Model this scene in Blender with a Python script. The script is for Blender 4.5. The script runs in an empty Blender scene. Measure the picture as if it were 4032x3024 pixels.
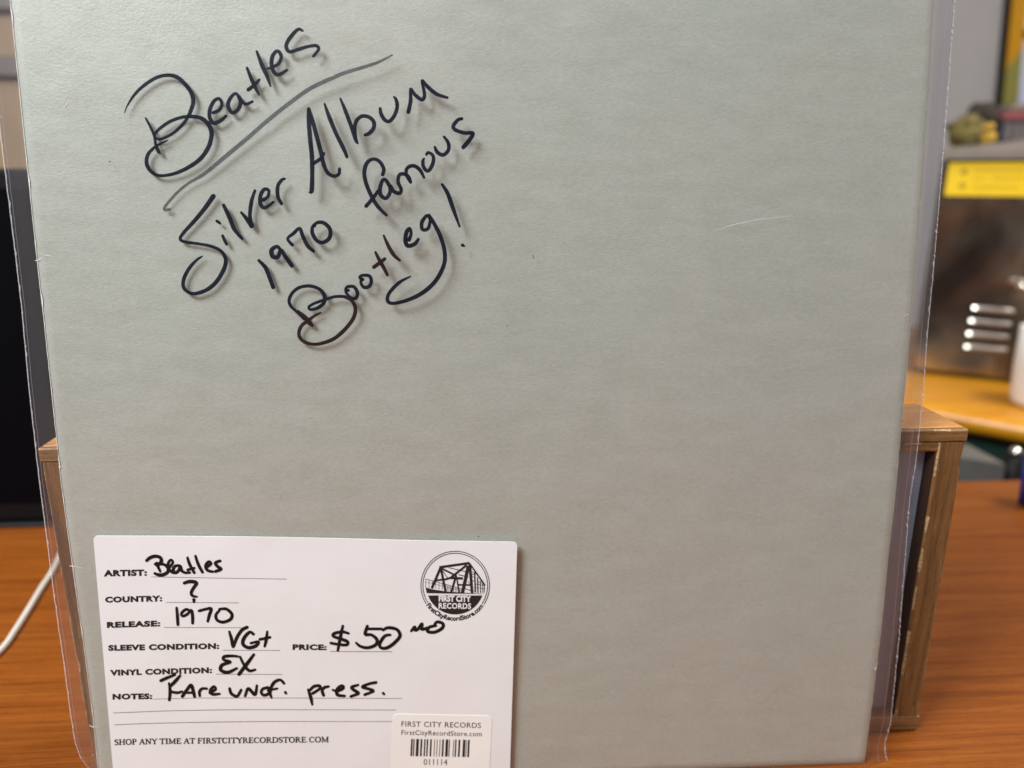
import bpy, math, random
from mathutils import Vector, Matrix, noise
random.seed(7)
S = bpy.context.scene
C = S.collection

# ------------------------------------------------------------ camera
F_PX, PITCH, ROLL, YAW = 2973.9, 0.26805, 0.00267, 0.07064
HC = 0.23866
PW, PH = 4032, 3024
cy_, sy_ = math.cos(YAW), math.sin(YAW)
FWD = Vector((sy_*math.cos(PITCH), cy_*math.cos(PITCH), -math.sin(PITCH)))
_r = Vector((cy_, -sy_, 0)); _u = _r.cross(FWD)
RIGHT = _r*math.cos(ROLL) + _u*math.sin(ROLL)
UP = -_r*math.sin(ROLL) + _u*math.cos(ROLL)
CAM = Vector((0, 0, HC))
cd = bpy.data.cameras.new('camera'); cam = bpy.data.objects.new('camera', cd); C.objects.link(cam)
cam.matrix_world = Matrix((( RIGHT.x, UP.x, -FWD.x, CAM.x), (RIGHT.y, UP.y, -FWD.y, CAM.y), (RIGHT.z, UP.z, -FWD.z, CAM.z), (0,0,0,1)))
cd.sensor_width = 36; cd.lens = 36*F_PX/PW; cd.clip_start = 0.01; cd.clip_end = 60
cd.dof.use_dof = True; cd.dof.focus_distance = 0.272; cd.dof.aperture_fstop = cd.lens/4.2
S.camera = cam
S.cycles.transparent_max_bounces = 32

# ------------------------------------------------------------ world, lamps, exposure
w = bpy.data.worlds.new('World'); S.world = w; w.use_nodes = True
nt = w.node_tree; bg = nt.nodes['Background']
tc = nt.nodes.new('ShaderNodeTexCoord'); sp = nt.nodes.new('ShaderNodeSeparateXYZ')
rp = nt.nodes.new('ShaderNodeValToRGB')
nt.links.new(tc.outputs['Generated'], sp.inputs[0]); nt.links.new(sp.outputs['Z'], rp.inputs[0])
rp.color_ramp.elements[0].position = 0.0; rp.color_ramp.elements[0].color = (.30, .27, .25, 1)
rp.color_ramp.elements[1].position = 0.9; rp.color_ramp.elements[1].color = (.62, .62, .62, 1)
nt.links.new(rp.outputs[0], bg.inputs[0]); bg.inputs[1].default_value = 0.62

def area(name, loc, target, size, power, col):
    l = bpy.data.lights.new(name, 'AREA'); l.shape = 'RECTANGLE'; l.size = size[0]; l.size_y = size[1]
    l.energy = power; l.color = col
    o = bpy.data.objects.new(name, l); C.objects.link(o); o.location = loc
    o.rotation_euler = (Vector(target)-Vector(loc)).to_track_quat('-Z', 'Y').to_euler()
    return o
area('ceiling_lamp', (-0.80, -0.28, 1.22), (0, .26, .16), (.54, .48), 35, (.97, .99, 1))
area('background_fill', (1.0, .34, 1.5), (0.75, 1.3, 0.1), (.6, .3), 24, (1, .95, .88))  # added fill without a visible source, lifts counter, machine and wall
S.view_settings.view_transform = 'Standard'; S.view_settings.look = 'None'
S.view_settings.exposure = 0.0; S.view_settings.gamma = 1

# ------------------------------------------------------------ geometry of the place
def ray(px, py):
    return (FWD*F_PX + RIGHT*(px-PW/2) - UP*(py-PH/2)).normalized()
def atY(px, py, Y):                      # point of the ray at depth Y
    d = ray(px, py); return CAM + d*((Y-CAM.y)/d.y)
def atZ(px, py, Z=0.0):
    d = ray(px, py); return CAM + d*((Z-CAM.z)/d.z)
JYAW, JT = -0.01913, 0.08077
JX = Vector((math.cos(JYAW), math.sin(JYAW), 0)); _n = Vector((-math.sin(JYAW), math.cos(JYAW), 0))
JU = Vector((0,0,1))*math.cos(JT) + _n*math.sin(JT)
JN = JX.cross(JU)                        # toward the viewer
JW = 0.315
JO = Vector((0.16789, 0.25275, 0.0004)) - JX*JW   # bottom left corner of the jacket front
def P(u, v, w=0.0): return JO + JX*u + JU*v + JN*w
def uv_of(px, py, w=0.0):
    d = ray(px, py); o = JO + JN*w
    t = (o-CAM).dot(JN)/d.dot(JN); q = CAM + d*t - JO
    return q.dot(JX), q.dot(JU)
def g2(u, v, cu, cv, su, sv): return math.exp(-((u-cu)/su)**2 - ((v-cv)/sv)**2)
CA = uv_of(1420, 560); CB = uv_of(1700, 1000); CC = uv_of(2450, 1750)
RIDGES = [(*uv_of(*a), *uv_of(*b), h, s_) for a, b, h, s_ in (((1720,1250),(1930,1800),.0006,.004), ((2480,1080),(2130,1950),.0005,.006), ((1900,1900),(2120,1980),.0005,.004),
     ((980,600),(1280,560),.0005,.003), ((1010,420),(1230,760),.0004,.003), ((3050,700),(2500,1700),.0004,.007), ((2700,2100),(3400,2700),.0003,.006))]
def gap(u, v):                           # how far the front film stands off the card
    g = 0.0006 + 0.0023*g2(u, v, CA[0]+.004, CA[1], .034, .036) + 0.0016*g2(u, v, CB[0], CB[1], .03, .05)
    g += 0.0011*g2(u, v, CC[0], CC[1], .04, .06)
    n = noise.noise(Vector((u*34, v*17, 3.1))) + .5*noise.noise(Vector((u*75, v*30, 9.2)))
    g += 0.00022*(n+.8)
    for (x0_, y0_, x1_, y1_, h_, s_) in RIDGES:      # soft folds in the plastic
        dx, dy = x1_-x0_, y1_-y0_; L_ = dx*dx+dy*dy; t_ = ((u-x0_)*dx+(v-y0_)*dy)/L_
        tt = max(0, min(1, t_)); d_ = math.hypot(u-x0_-dx*tt, v-y0_-dy*tt)
        g += h_*math.exp(-(d_/s_)**2)*math.sin(math.pi*max(.02, min(.98, t_)))
    return max(g, .00035)
def sfilm(u, v): return gap(u, v)
CR = uv_of(2035, 2300)[0]; CT = uv_of(1200, 2115)[1]
def scard(u, v):
    a = 0.0004 + 0.0007*max(0, 1-(CR-u)/.05)**2
    a += .00012*noise.noise(Vector((u*40, v*55, 1.3)))
    return gap(u, v) + a
def pix(px, py, surf, off=0.0):
    w_ = 0.0
    for _ in range(3):
        u, v = uv_of(px, py, w_); w_ = surf(u, v)+off
    u, v = uv_of(px, py, w_)
    return P(u, v, w_)

# ------------------------------------------------------------ object helpers
def link(name, verts, faces, mat, parent=None, smooth=False, mats=None, fm=None):
    off = parent_loc(parent)
    me = bpy.data.meshes.new(name); me.from_pydata([tuple(Vector(v)-off) for v in verts], [], faces); me.update()
    for m in (mats or [mat]): me.materials.append(m)
    if fm: me.polygons.foreach_set('material_index', fm)
    if smooth: me.polygons.foreach_set('use_smooth', [True]*len(me.polygons))
    o = bpy.data.objects.new(name, me); C.objects.link(o)
    if parent: o.parent = parent
    return o
_loc = {}
def parent_loc(p):
    s = Vector((0,0,0))
    while p is not None:
        s += Vector(p.location); p = p.parent
    return s
def tag(o, label=None, cat=None, group=None, kind=None):
    if label: o['label'] = label
    if cat: o['category'] = cat
    if group: o['group'] = group
    if kind: o['kind'] = kind
    return o
def thing(name, loc, label, cat, group=None):
    o = bpy.data.objects.new(name, None); C.objects.link(o); o.location = loc; o.empty_display_size = .02
    return tag(o, label, cat, group)
class MB:
    def __init__(s): s.v = []; s.f = []
    def add(s, vs, fs):
        n = len(s.v); s.v += [Vector(x) for x in vs]; s.f += [tuple(i+n for i in f) for f in fs]; return s
    def box(s, a, b, bev=0.0, M=None):
        x0, y0, z0 = a; x1, y1, z1 = b; e = bev
        if e <= 0:
            vs = [(x,y,z) for z in (z0,z1) for y in (y0,y1) for x in (x0,x1)]
            fs = [(0,2,3,1),(4,5,7,6),(0,1,5,4),(2,6,7,3),(0,4,6,2),(1,3,7,5)]
        else:
            vs = []; idx = {}
            for ix, x in enumerate((x0,x1)):
                for iy, y in enumerate((y0,y1)):
                    for iz, z in enumerate((z0,z1)):
                        sx = 1-2*ix; sy = 1-2*iy; sz = 1-2*iz
                        for k, p in enumerate(((x, y+sy*e, z+sz*e), (x+sx*e, y, z+sz*e), (x+sx*e, y+sy*e, z))):
                            idx[(ix,iy,iz,k)] = len(vs); vs.append(p)
            fs = []
            I = lambda *k: idx[k]
            for ix in (0,1):
                q = [I(ix,0,0,0), I(ix,1,0,0), I(ix,1,1,0), I(ix,0,1,0)]; fs.append(q if ix else q[::-1])
            for iy in (0,1):
                q = [I(0,iy,0,1), I(0,iy,1,1), I(1,iy,1,1), I(1,iy,0,1)]; fs.append(q if iy else q[::-1])
            for iz in (0,1):
                q = [I(0,0,iz,2), I(1,0,iz,2), I(1,1,iz,2), I(0,1,iz,2)]; fs.append(q if iz else q[::-1])
            for ix in (0,1):
                for iy in (0,1):
                    fs.append([I(ix,iy,0,0), I(ix,iy,0,1), I(ix,iy,1,1), I(ix,iy,1,0)])
                    fs.append([I(ix,0,iy,0), I(ix,0,iy,2), I(ix,1,iy,2), I(ix,1,iy,0)])
                    fs.append([I(0,ix,iy,1), I(0,ix,iy,2), I(1,ix,iy,2), I(1,ix,iy,1)])
                    for iz in (0,1): fs.append([I(ix,iy,iz,0), I(ix,iy,iz,1), I(ix,iy,iz,2)])
        if M is not None: vs = [M @ Vector(p) for p in vs]
        return s.add(vs, fs)
    def lathe(s, prof, o=(0,0,0), n=40, M=None):
        vs = []; fs = []
        for r, z in prof:
            for k in range(n):
                a = 2*math.pi*k/n; p = Vector((r*math.cos(a), r*math.sin(a), z))
                vs.append((M @ p if M else p) + Vector(o))
        for j in range(len(prof)-1):
            for k in range(n):
                fs.append((j*n+k, j*n+(k+1)%n, (j+1)*n+(k+1)%n, (j+1)*n+k))
        return s.add(vs, fs)
    def tube(s, pts, r, n=12):
        pts = [Vector(p) for p in pts]; vs = []; fs = []
        for i, p in enumerate(pts):
            t = (pts[min(i+1,len(pts)-1)]-pts[max(i-1,0)]).normalized()
            a = t.cross(Vector((0,0,1))); a = a.normalized() if a.length > 1e-6 else Vector((1,0,0)); b = t.cross(a)
            rr = r[i] if isinstance(r, (list,tuple)) else r
            for k in range(n):
                q = 2*math.pi*k/n; vs.append(p + a*rr*math.cos(q) + b*rr*math.sin(q))
        for i in range(len(pts)-1):
            for k in range(n): fs.append((i*n+k, i*n+(k+1)%n, (i+1)*n+(k+1)%n, (i+1)*n+k))
        fs.append(tuple(range(n))); fs.append(tuple(range((len(pts)-1)*n, len(pts)*n))[::-1])
        return s.add(vs, fs)
    def blob(s, c, r, seed=0, amp=.12, n=20, m=14):
        vs = []; fs = []
        for j in range(m+1):
            th = math.pi*j/m
            for k in range(n):
                ph = 2*math.pi*k/n
                d = Vector((math.sin(th)*math.cos(ph), math.sin(th)*math.sin(ph), math.cos(th)))
                q = 1 + amp*noise.noise(d*1.9+Vector((seed,0,0)))
                vs.append(Vector(c) + Vector((d.x*r[0], d.y*r[1], d.z*r[2]))*q)
        for j in range(m):
            for k in range(n): fs.append((j*n+k, (j+1)*n+k, (j+1)*n+(k+1)%n, j*n+(k+1)%n))
        return s.add(vs, fs)
    def build(s, name, mat, parent=None, smooth=False): return link(name, s.v, s.f, mat, parent, smooth)

# ------------------------------------------------------------ materials
def new_mat(name):
    m = bpy.data.materials.new(name); m.use_nodes = True
    return m, m.node_tree, m.node_tree.nodes['Principled BSDF']
def nod(t, kind, **kw):
    n = t.nodes.new(kind)
    for k, v in kw.items():
        if k in n.inputs: n.inputs[k].default_value = v
        else: setattr(n, k, v)
    return n
def coords(t, scale=(1,1,1), rot=(0,0,0)):
    a = nod(t, 'ShaderNodeTexCoord'); b = nod(t, 'ShaderNodeMapping'); b.inputs['Scale'].default_value = scale; b.inputs['Rotation'].default_value = rot
    t.links.new(a.outputs['Object'], b.inputs[0]); return b.outputs[0]
def nz(t, vec, scale, detail=3, rough=.55, dist=0.0):
    n = nod(t, 'ShaderNodeTexNoise'); n.inputs['Scale'].default_value = scale; n.inputs['Detail'].default_value = detail
    n.inputs['Roughness'].default_value = rough; n.inputs['Distortion'].default_value = dist
    t.links.new(vec, n.inputs['Vector']); return n.outputs['Fac']
def ramp(t, fac, stops):
    r = nod(t, 'ShaderNodeValToRGB'); e = r.color_ramp.elements
    while len(e) < len(stops): e.new(.5)
    for el, (p, c) in zip(e, stops): el.position = p; el.color = (c[0], c[1], c[2], 1) if not isinstance(c, (int,float)) else (c,c,c,1)
    t.links.new(fac, r.inputs[0]); return r.outputs[0]
def mixc(t, fac, a, b, mode='MIX'):
    m = nod(t, 'ShaderNodeMix', data_type='RGBA', blend_type=mode)
    for s_, v in ((0, fac), (6, a), (7, b)):
        if hasattr(v, 'is_linked') or hasattr(v, 'links'): t.links.new(v, m.inputs[s_])
        else: m.inputs[s_].default_value = v if s_ == 0 else (*v, 1) if len(v) == 3 else v
    return m.outputs[2]
def bump(t, bsdf, h, strength=.3, dist=.0003):
    b = nod(t, 'ShaderNodeBump'); b.inputs['Strength'].default_value = strength; b.inputs['Distance'].default_value = dist
    t.links.new(h, b.inputs['Height']); t.links.new(b.outputs[0], bsdf.inputs['Normal']); return b
def plain(name, col, rough=.5, metal=0.0, var=.12, scale=60, bmp=.15, bdist=.0004, spec=.5):
    m, t, b = new_mat(name); c = coords(t)
    n = nz(t, c, scale, 4)
    lo = tuple(x*(1-var) for x in col); hi = tuple(min(1, x*(1+var)) for x in col)
    t.links.new(ramp(t, n, [(.3, lo), (.7, hi)]), b.inputs['Base Color'])
    b.inputs['Roughness'].default_value = rough; b.inputs['Metallic'].default_value = metal
    b.inputs['Specular IOR Level'].default_value = spec
    if bmp: bump(t, b, nz(t, c, scale*6, 3), bmp, bdist)
    return m

# silver jacket board: felt-like grain, faint brushed streaks, scuffs
m_jacket, t, b = new_mat('silver_board')
c = coords(t, (1, 1, 1.8)); c1 = coords(t)
grain = nz(t, c, 620, 4, .62); big = nz(t, coords(t, (1,1,3)), 55, 4, .6); fine = nz(t, c1, 2200, 2, .5)
col = ramp(t, grain, [(.25, (.425,.458,.405)), (.75, (.55,.592,.53))])
col = mixc(t, .35, col, ramp(t, big, [(.3, (.44,.470,.415)), (.7, (.535,.580,.535))]))
spk = ramp(t, nz(t, c1, 260, 2, .5), [(.15, .6), (.18, 1)])
col = mixc(t, 1.0, col, spk, 'MULTIPLY')
t.links.new(col, b.inputs['Base Color']); b.inputs['Metallic'].default_value = .24
t.links.new(ramp(t, big, [(.3, .42), (.7, .52)]), b.inputs['Roughness'])
mx = nod(t, 'ShaderNodeMath', operation='ADD'); t.links.new(grain, mx.inputs[0]); t.links.new(fine, mx.inputs[1])
bump(t, b, mx.outputs[0], .30, .0002)

m_edge = plain('worn_card_edge', (.74,.73,.68), .8, var=.2, scale=400)
m_crease = plain('scuffed_card', (.70,.70,.66), .7, scale=500)

def film_mat(name, haze, gloss, rough, tint=(.96,.96,.97), vary=0.0):
    m = bpy.data.materials.new(name); m.use_nodes = True; t = m.node_tree; t.nodes.clear()
    out = nod(t, 'ShaderNodeOutputMaterial'); tr = nod(t, 'ShaderNodeBsdfTransparent'); tr.inputs[0].default_value = (*tint, 1)
    gl = nod(t, 'ShaderNodeBsdfGlossy'); gl.inputs['Roughness'].default_value = rough; gl.inputs[0].default_value = (1,1,1,1)
    df = nod(t, 'ShaderNodeBsdfDiffuse'); df.inputs[0].default_value = (.72,.72,.78,1)
    c = coords(t, (1,1,.35)); n = nz(t, c, 60, 3, .5); n2 = nz(t, coords(t), 500, 2)
    bp = nod(t, 'ShaderNodeBump'); bp.inputs['Strength'].default_value = .25; bp.inputs['Distance'].default_value = .0012
    t.links.new(n, bp.inputs['Height']); t.links.new(bp.outputs[0], gl.inputs['Normal'])
    fr = nod(t, 'ShaderNodeLayerWeight'); p5 = nod(t, 'ShaderNodeMath', operation='POWER'); t.links.new(fr.outputs['Facing'], p5.inputs[0]); p5.inputs[1].default_value = 5
    mu = nod(t, 'ShaderNodeMath', operation='MULTIPLY_ADD'); t.links.new(p5.outputs[0], mu.inputs[0]); mu.inputs[1].default_value = .7; mu.inputs[2].default_value = .045*gloss
    cl = nod(t, 'ShaderNodeClamp'); t.links.new(mu.outputs[0], cl.inputs[0])
    a = nod(t, 'ShaderNodeMixShader'); a.inputs[0].default_value = haze
    if vary:       # uneven haze and tint painted in for soft reflections on the plastic
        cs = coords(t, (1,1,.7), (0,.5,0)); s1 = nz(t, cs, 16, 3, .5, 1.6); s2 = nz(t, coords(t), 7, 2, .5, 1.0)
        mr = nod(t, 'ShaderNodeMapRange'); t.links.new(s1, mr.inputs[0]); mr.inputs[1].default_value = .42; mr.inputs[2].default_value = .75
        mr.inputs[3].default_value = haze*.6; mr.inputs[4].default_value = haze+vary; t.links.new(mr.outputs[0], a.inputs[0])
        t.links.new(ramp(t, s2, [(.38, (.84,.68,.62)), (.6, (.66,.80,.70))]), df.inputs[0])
    t.links.new(tr.outputs[0], a.inputs[1]); t.links.new(df.outputs[0], a.inputs[2])
    b2 = nod(t, 'ShaderNodeMixShader'); t.links.new(cl.outputs[0], b2.inputs[0]); t.links.new(a.outputs[0], b2.inputs[1]); t.links.new(gl.outputs[0], b2.inputs[2])
    t.links.new(b2.outputs[0], out.inputs[0]); return m
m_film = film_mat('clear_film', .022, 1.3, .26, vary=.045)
m_filmside = film_mat('clear_film_side', .022, 1.3, .2, (.92,.92,.95))
m_scratch = film_mat('scratched_film', .7, 2.0, .4)
m_seam = film_mat('film_seam', .5, 2.5, .25)
m_fold = film_mat('film_fold', .14, 2.5, .2)

def ink_mat(name, col, rough=.42, alpha=.985):
    m, t, b = new_mat(name); c = coords(t); n = nz(t, c, 300, 3)
    lo = tuple(x*.7 for x in col); hi = tuple(x*1.5 for x in col)
    t.links.new(ramp(t, n, [(.35, lo), (.7, hi)]), b.inputs['Base Color']); b.inputs['Roughness'].default_value = rough
    b.inputs['Alpha'].default_value = alpha; b.inputs['Specular IOR Level'].default_value = .22; return m
m_ink = ink_mat('black_marker_ink', (.006,.008,.018))
m_inksheen = ink_mat('brown_sheen_marker_ink', (.022,.009,.011))  # same black marker, its brown reflection sheen painted into the colour
m_inkg = ink_mat('faded_grey_marker_ink', (.04,.04,.052), .6, .8)
m_ink2 = ink_mat('felt_pen_ink', (.008,.007,.007), .5, 1.0)
m_print = plain('printed_black', (.010,.010,.010), .6, var=.2, scale=900, bmp=0)
m_rule = plain('printed_grey_rule', (.16,.15,.16), .6, var=.25, scale=900, bmp=0)
m_card = plain('white_card', (.775,.775,.785), .55, var=.015, scale=30, bmp=.12, bdist=.0004)
m_stick = plain('white_sticker', (.84,.835,.81), .45, var=.012, scale=60, bmp=.08, bdist=.0002)

def wood(name, dark, mid, light, axis, rough, sc=1.0, pores=.6, coat=0.0, worn=None, across=1.0):
    """grain runs along axis; streaks of three sizes plus short dark pores"""
    m, t, b = new_mat(name)
    def st(k, along): return tuple(k*across if i != axis else along for i in range(3))
    n1 = nz(t, coords(t, st(7, .55)), 9*sc, 5, .6, .5)
    n2 = nz(t, coords(t, st(34, 1.3)), 10*sc, 4, .6, .15)
    n3 = nz(t, coords(t, st(60, 9)), 13*sc, 2, .6)
    col = ramp(t, n1, [(.28, dark), (.5, mid), (.74, light)])
    col = mixc(t, 1.0, col, ramp(t, n2, [(.34, 1-pores), (.56, 1)]), 'MULTIPLY')
    col = mixc(t, 1.0, col, ramp(t, n3, [(.30, 1-pores*1.1), (.42, 1)]), 'MULTIPLY')
    if worn:
        wn = ramp(t, nz(t, coords(t, st(14, .8)), 70, 6, .75), [(.57, 0), (.68, .85)])
        col = mixc(t, wn, col, worn)
    t.links.new(col, b.inputs['Base Color']); b.inputs['Roughness'].default_value = rough
    b.inputs['Coat Weight'].default_value = coat; b.inputs['Coat Roughness'].default_value = .25
    bump(t, b, n2, .25, .0003)
    return m
m_desk = wood('desk_laminate', (.19,.047,.006), (.25,.068,.009), (.30,.090,.013), 0, .40, 1.7, .34, across=2.0)
m_desk.node_tree.nodes['Principled BSDF'].inputs['Specular IOR Level'].default_value = .2
m_boxh = wood('box_wood_horizontal', (.17,.082,.027), (.27,.138,.048), (.39,.21,.08), 0, .6, 1.3, .4, worn=(.42,.27,.13))
m_boxv = wood('box_wood_vertical', (.15,.070,.021), (.225,.110,.034), (.34,.18,.062), 2, .65, 1.3, .45, worn=(.42,.27,.13))
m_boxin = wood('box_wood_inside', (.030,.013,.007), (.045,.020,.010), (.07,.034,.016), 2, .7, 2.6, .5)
m_boxlit = wood('box_wood_lit_top', (.42,.18,.05), (.55,.25,.072), (.68,.34,.11), 0, .5, 2.2, .25)
m_chip = plain('bare_chipped_wood', (.38,.25,.13), .7, var=.6, scale=900)
m_slate = plain('blue_grey_board', (.34,.42,.55), .6, var=.08, scale=80)
m_counter = wood('maple_counter', (.55,.20,.006), (.63,.265,.009), (.70,.33,.015), 0, .3, .6, .10)
m_black = plain('black_plastic', (.004,.004,.005), .55, var=.3, scale=300, spec=.2)
m_screen = plain('dark_screen', (.002,.002,.003), .7, var=.1, bmp=0, spec=.04)
m_wall = plain('painted_wall', (.42,.40,.40), .8, var=.05, scale=6)
m_tan = plain('tan_panel', (.30,.20,.11), .6, var=.12, scale=12)
m_grey = plain('grey_rail', (.15,.125,.105), .5, var=.1, scale=20)
m_dgrey = plain('grey_plastic', (.12,.115,.11), .5, var=.1, scale=40)
m_green = plain('dark_green_panel', (.002,.022,.014), .5, var=.25, scale=20)
m_floor = plain('brown_carpet', (.05,.04,.035), .9, var=.3, scale=200)
m_white = plain('white_ceramic', (.80,.76,.70), .35, var=.02, scale=20, bmp=0)
m_cable = plain('white_cable_rubber', (.66,.62,.54), .45, var=.04, scale=80)
m_yellow = plain('yellow_sticker', (.88,.60,.003), .55, var=.03, scale=40, bmp=0)
m_yline = plain('sticker_print', (.50,.31,.006), .6, var=.1, scale=200, bmp=0)
m_blue = plain('blue_plastic', (.01,.03,.22), .4, var=.1)
m_steelb, t, b = new_mat('brushed_steel')
c = coords(t, (1,1,1)); n = nz(t, c, 7, 3, .5, .8)
t.links.new(ramp(t, n, [(.32, (.12,.10,.09)), (.5, (.26,.22,.18)), (.66, (.55,.47,.35))]), b.inputs['Base Color'])  # dark and tan patches: room reflections painted into the base colour
b.inputs['Metallic'].default_value = .95; b.inputs['Roughness'].default_value = .2
br = nod(t, 'ShaderNodeBump'); br.inputs['Strength'].default_value = .6; br.inputs['Distance'].default_value = .02
t.links.new(nz(t, c, 6, 2), br.inputs['Height']); t.links.new(br.outputs[0], b.inputs['Normal'])
m_steel = plain('satin_steel', (.85,.83,.80), .08, metal=1.0, var=.06, scale=90)
m_slot = plain('pressed_steel', (.36,.33,.30), .35, metal=.85, var=.05)
m_glint = plain('louvre_steel', (.20,.21,.20), .08, metal=1.0, var=.1)
m_steeltop = plain('dusty_steel_top', (.23,.195,.165), .5, metal=.3, var=.1, scale=30)

# ------------------------------------------------------------ setting
link('floor', [(-3,-1,-.74),(4,-1,-.74),(4,3.2,-.74),(-3,3.2,-.74)], [(0,1,2,3)], m_floor)['kind'] = 'structure'
mb = MB(); mb.box((-3,2.2,-.74),(4,2.3,2.2)); mb.build('back_wall', m_wall)['kind'] = 'structure'

# ------------------------------------------------------------ front desk
dl = atZ(5, 2003); dr = atZ(3900, 1886)
sl = (dr.y-dl.y)/(dr.x-dl.x); ye = lambda x: dl.y + sl*(x-dl.x)
desk = thing('desk', (0, .2, -.74), 'orange-brown wood grain desk that the grey record album stands on', 'desk')
x0, x1 = -.75, .95; e = .004
mb = MB()
prof = [(-.028, 0), (-.004, 0), (0, -.004), (0, 0)]
top = [(x0,-.35,0),(x1,-.35,0),(x1,ye(x1)-e,0),(x0,ye(x0)-e,0)]
mid = [(x0,-.354,-e),(x1,-.354,-e),(x1,ye(x1),-e),(x0,ye(x0),-e)]
bot = [(x0,-.354,-.028),(x1,-.354,-.028),(x1,ye(x1),-.028),(x0,ye(x0),-.028)]
mb.add(top+mid+bot, [(0,1,2,3)]+[(4+i,4+(i+1)%4,(i+1)%4,i) for i in range(4)]+[(8+i,8+(i+1)%4,4+(i+1)%4,4+i) for i in range(4)]+[(11,10,9,8)])
mb.build('desktop', m_desk, desk)
for sx in (-.72, .90):
    MB().box((sx, -.30, -.74), (sx+.025, ye(sx)-.03, -.0285), .001).build('side_panel', m_desk, desk)

# ------------------------------------------------------------ wooden box frame behind the album
BX, BY, BW, BH, BD = .20109, .27119, .35544, .14239, .034
boxt = thing('wooden_box', (BX-BW/2, BY, 0), 'worn brown wooden box frame that the record album leans against', 'wooden box')
def plank(name, a, b, mat, jag=0.0004, seed=1):
    """a board with slightly chipped, uneven arrises"""
    x0_, y0_, z0_ = a; x1_, y1_, z1_ = b
    L = [x1_-x0_, y1_-y0_, z1_-z0_]; ax = L.index(max(L)); n = max(8, int(max(L)/.0035))
    vs = []; fs = []; o1, o2 = [i for i in range(3) if i != ax]
    for i in range(n+1):
        s_ = a[ax] + L[ax]*i/n
        ring = []
        if i in (0, n): pass
        for (c1_, c2_, d1, d2) in ((0,0,1,0),(1,0,-1,0),(1,0,0,1),(1,1,0,-1),(1,1,-1,0),(0,1,1,0),(0,1,0,-1),(0,0,0,1)):
            k = .00055 + jag*max(0, noise.noise(Vector((s_*90+seed*7, c1_*9.1+seed, c2_*5.3))))*2.2
            p = [0,0,0]; p[ax] = s_; p[o1] = (a[o1], b[o1])[c1_] + d1*k; p[o2] = (a[o2], b[o2])[c2_] + d2*k
            ring.append(p)
        vs += ring
    for i in range(n):
        for k in range(8): fs.append((i*8+k, i*8+(k+1)%8, (i+1)*8+(k+1)%8, (i+1)*8+k))
    fs.append(tuple(range(8))); fs.append(tuple(range(n*8, n*8+8)))
    # arris faces (every other) show bare wood where chipped
    fm = []
    for i in range(n):
        for k in range(8):
            ch = noise.noise(Vector((i*.35+seed*3, k*1.7, seed))) > -.02
            fm.append(1 if (k % 2 == 1 and ch) else 0)
    fm += [0, 0]
    o = link(name, vs, fs, None, boxt, mats=[mat, m_chip], fm=fm)
    import bmesh
    bm_ = bmesh.new(); bm_.from_mesh(o.data); bmesh.ops.recalc_face_normals(bm_, faces=bm_.faces); bm_.to_mesh(o.data); bm_.free()
    return o
TT = .0095; TN = .0054; PWD = .0112
xl, xr = BX-BW, BX
top_o = plank('top_rail', (xl, BY, BH-TN), (xr, BY+BD, BH), m_boxh, seed=2)
# upper face: thin added sheet, overhead light painted into a lighter wood colour
MB().box((xl+.0012, BY+.0012, BH+.0001), (xr-.0012, BY+BD-.001, BH+.0005), .0002).build('lit_top_sheet', m_boxlit, boxt)
plank('top_rail_step', (xl+PWD+.0002, BY+.0003, BH-TT), (xr-PWD-.0002, BY+BD, BH-TN-.00005), m_boxh, seed=3)
plank('post', (xr-PWD, BY, .0082), (xr-.0004, BY+BD, BH-TN-.0002), m_boxv, .0005, seed=4)
plank('post', (xl+.0004, BY, .0082), (xl+PWD, BY+BD, BH-TN-.0002), m_boxv, .0005, seed=5)
plank('bottom_rail', (xl, BY+.0002, .0004), (xr, BY+BD, .0080), m_boxh, seed=6)
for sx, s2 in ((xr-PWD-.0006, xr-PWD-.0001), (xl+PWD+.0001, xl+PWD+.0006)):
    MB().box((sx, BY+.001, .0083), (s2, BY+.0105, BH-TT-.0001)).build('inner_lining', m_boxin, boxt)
MB().box((xl+PWD+.0007, BY+.0068, .0081), (xr-PWD-.0007, BY+.0098, BH-TT-.0001)).build('back_board', m_slate, boxt)

# ------------------------------------------------------------ record album in its clear outer sleeve
album = thing('record_album', P(JW/2, 0, 0), 'silver grey record album in a clear plastic sleeve with black marker handwriting', 'record album')
JL = [(30,0),(82,500),(134,1000),(184,1450),(232,1900),(278,2240),(327,2577),(358,2820),(378,3024)]
JR = [(3686,0),(3666,350),(3642,700),(3619,1000),(3593,1300),(3563,1620),(3533,1950),(3505,2200),(3477,2475),(3445,2740),(3409,3010)]
FL = [(-62,0),(-18,300),(3,542),(48,900),(84,1200),(114,1530),(153,1880),(184,2120),(215,2362),(247,2580),(279,2820),(296,2925),(318,2985),(350,3026),(385,3060)]
FR = [(3760,0),(3733,359),(3707,700),(3674,1085),(3653,1300),(3634,1575),(3606,1828),(3582,1968),(3541,2510),(3507,2849),(3484,2930),(3488,2975),(3501,3011)]
def interp(tab, v):
    if v <= tab[0][0]: a, b = tab[0], tab[1]
    elif v >= tab[-1][0]: a, b = tab[-2], tab[-1]
    else:
        for a, b in zip(tab, tab[1:]):
            if a[0] <= v <= b[0]: break
    return a[1] + (b[1]-a[1])*(v-a[0])/(b[0]-a[0])
def table(pts, w=0.0): return sorted((v, u) for u, v in (uv_of(*p, w) for p in pts))
tJL, tJR, tFL, tFR = table(JL), table(JR), table(FL, -.0015), table(FR, -.0015)
TH = .0034
def wob(v, s_): return .00010*noise.noise(Vector((v*300, s_, 0))) + .00022*min(0, noise.noise(Vector((v*45, s_*3, 2)))+.25)
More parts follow.
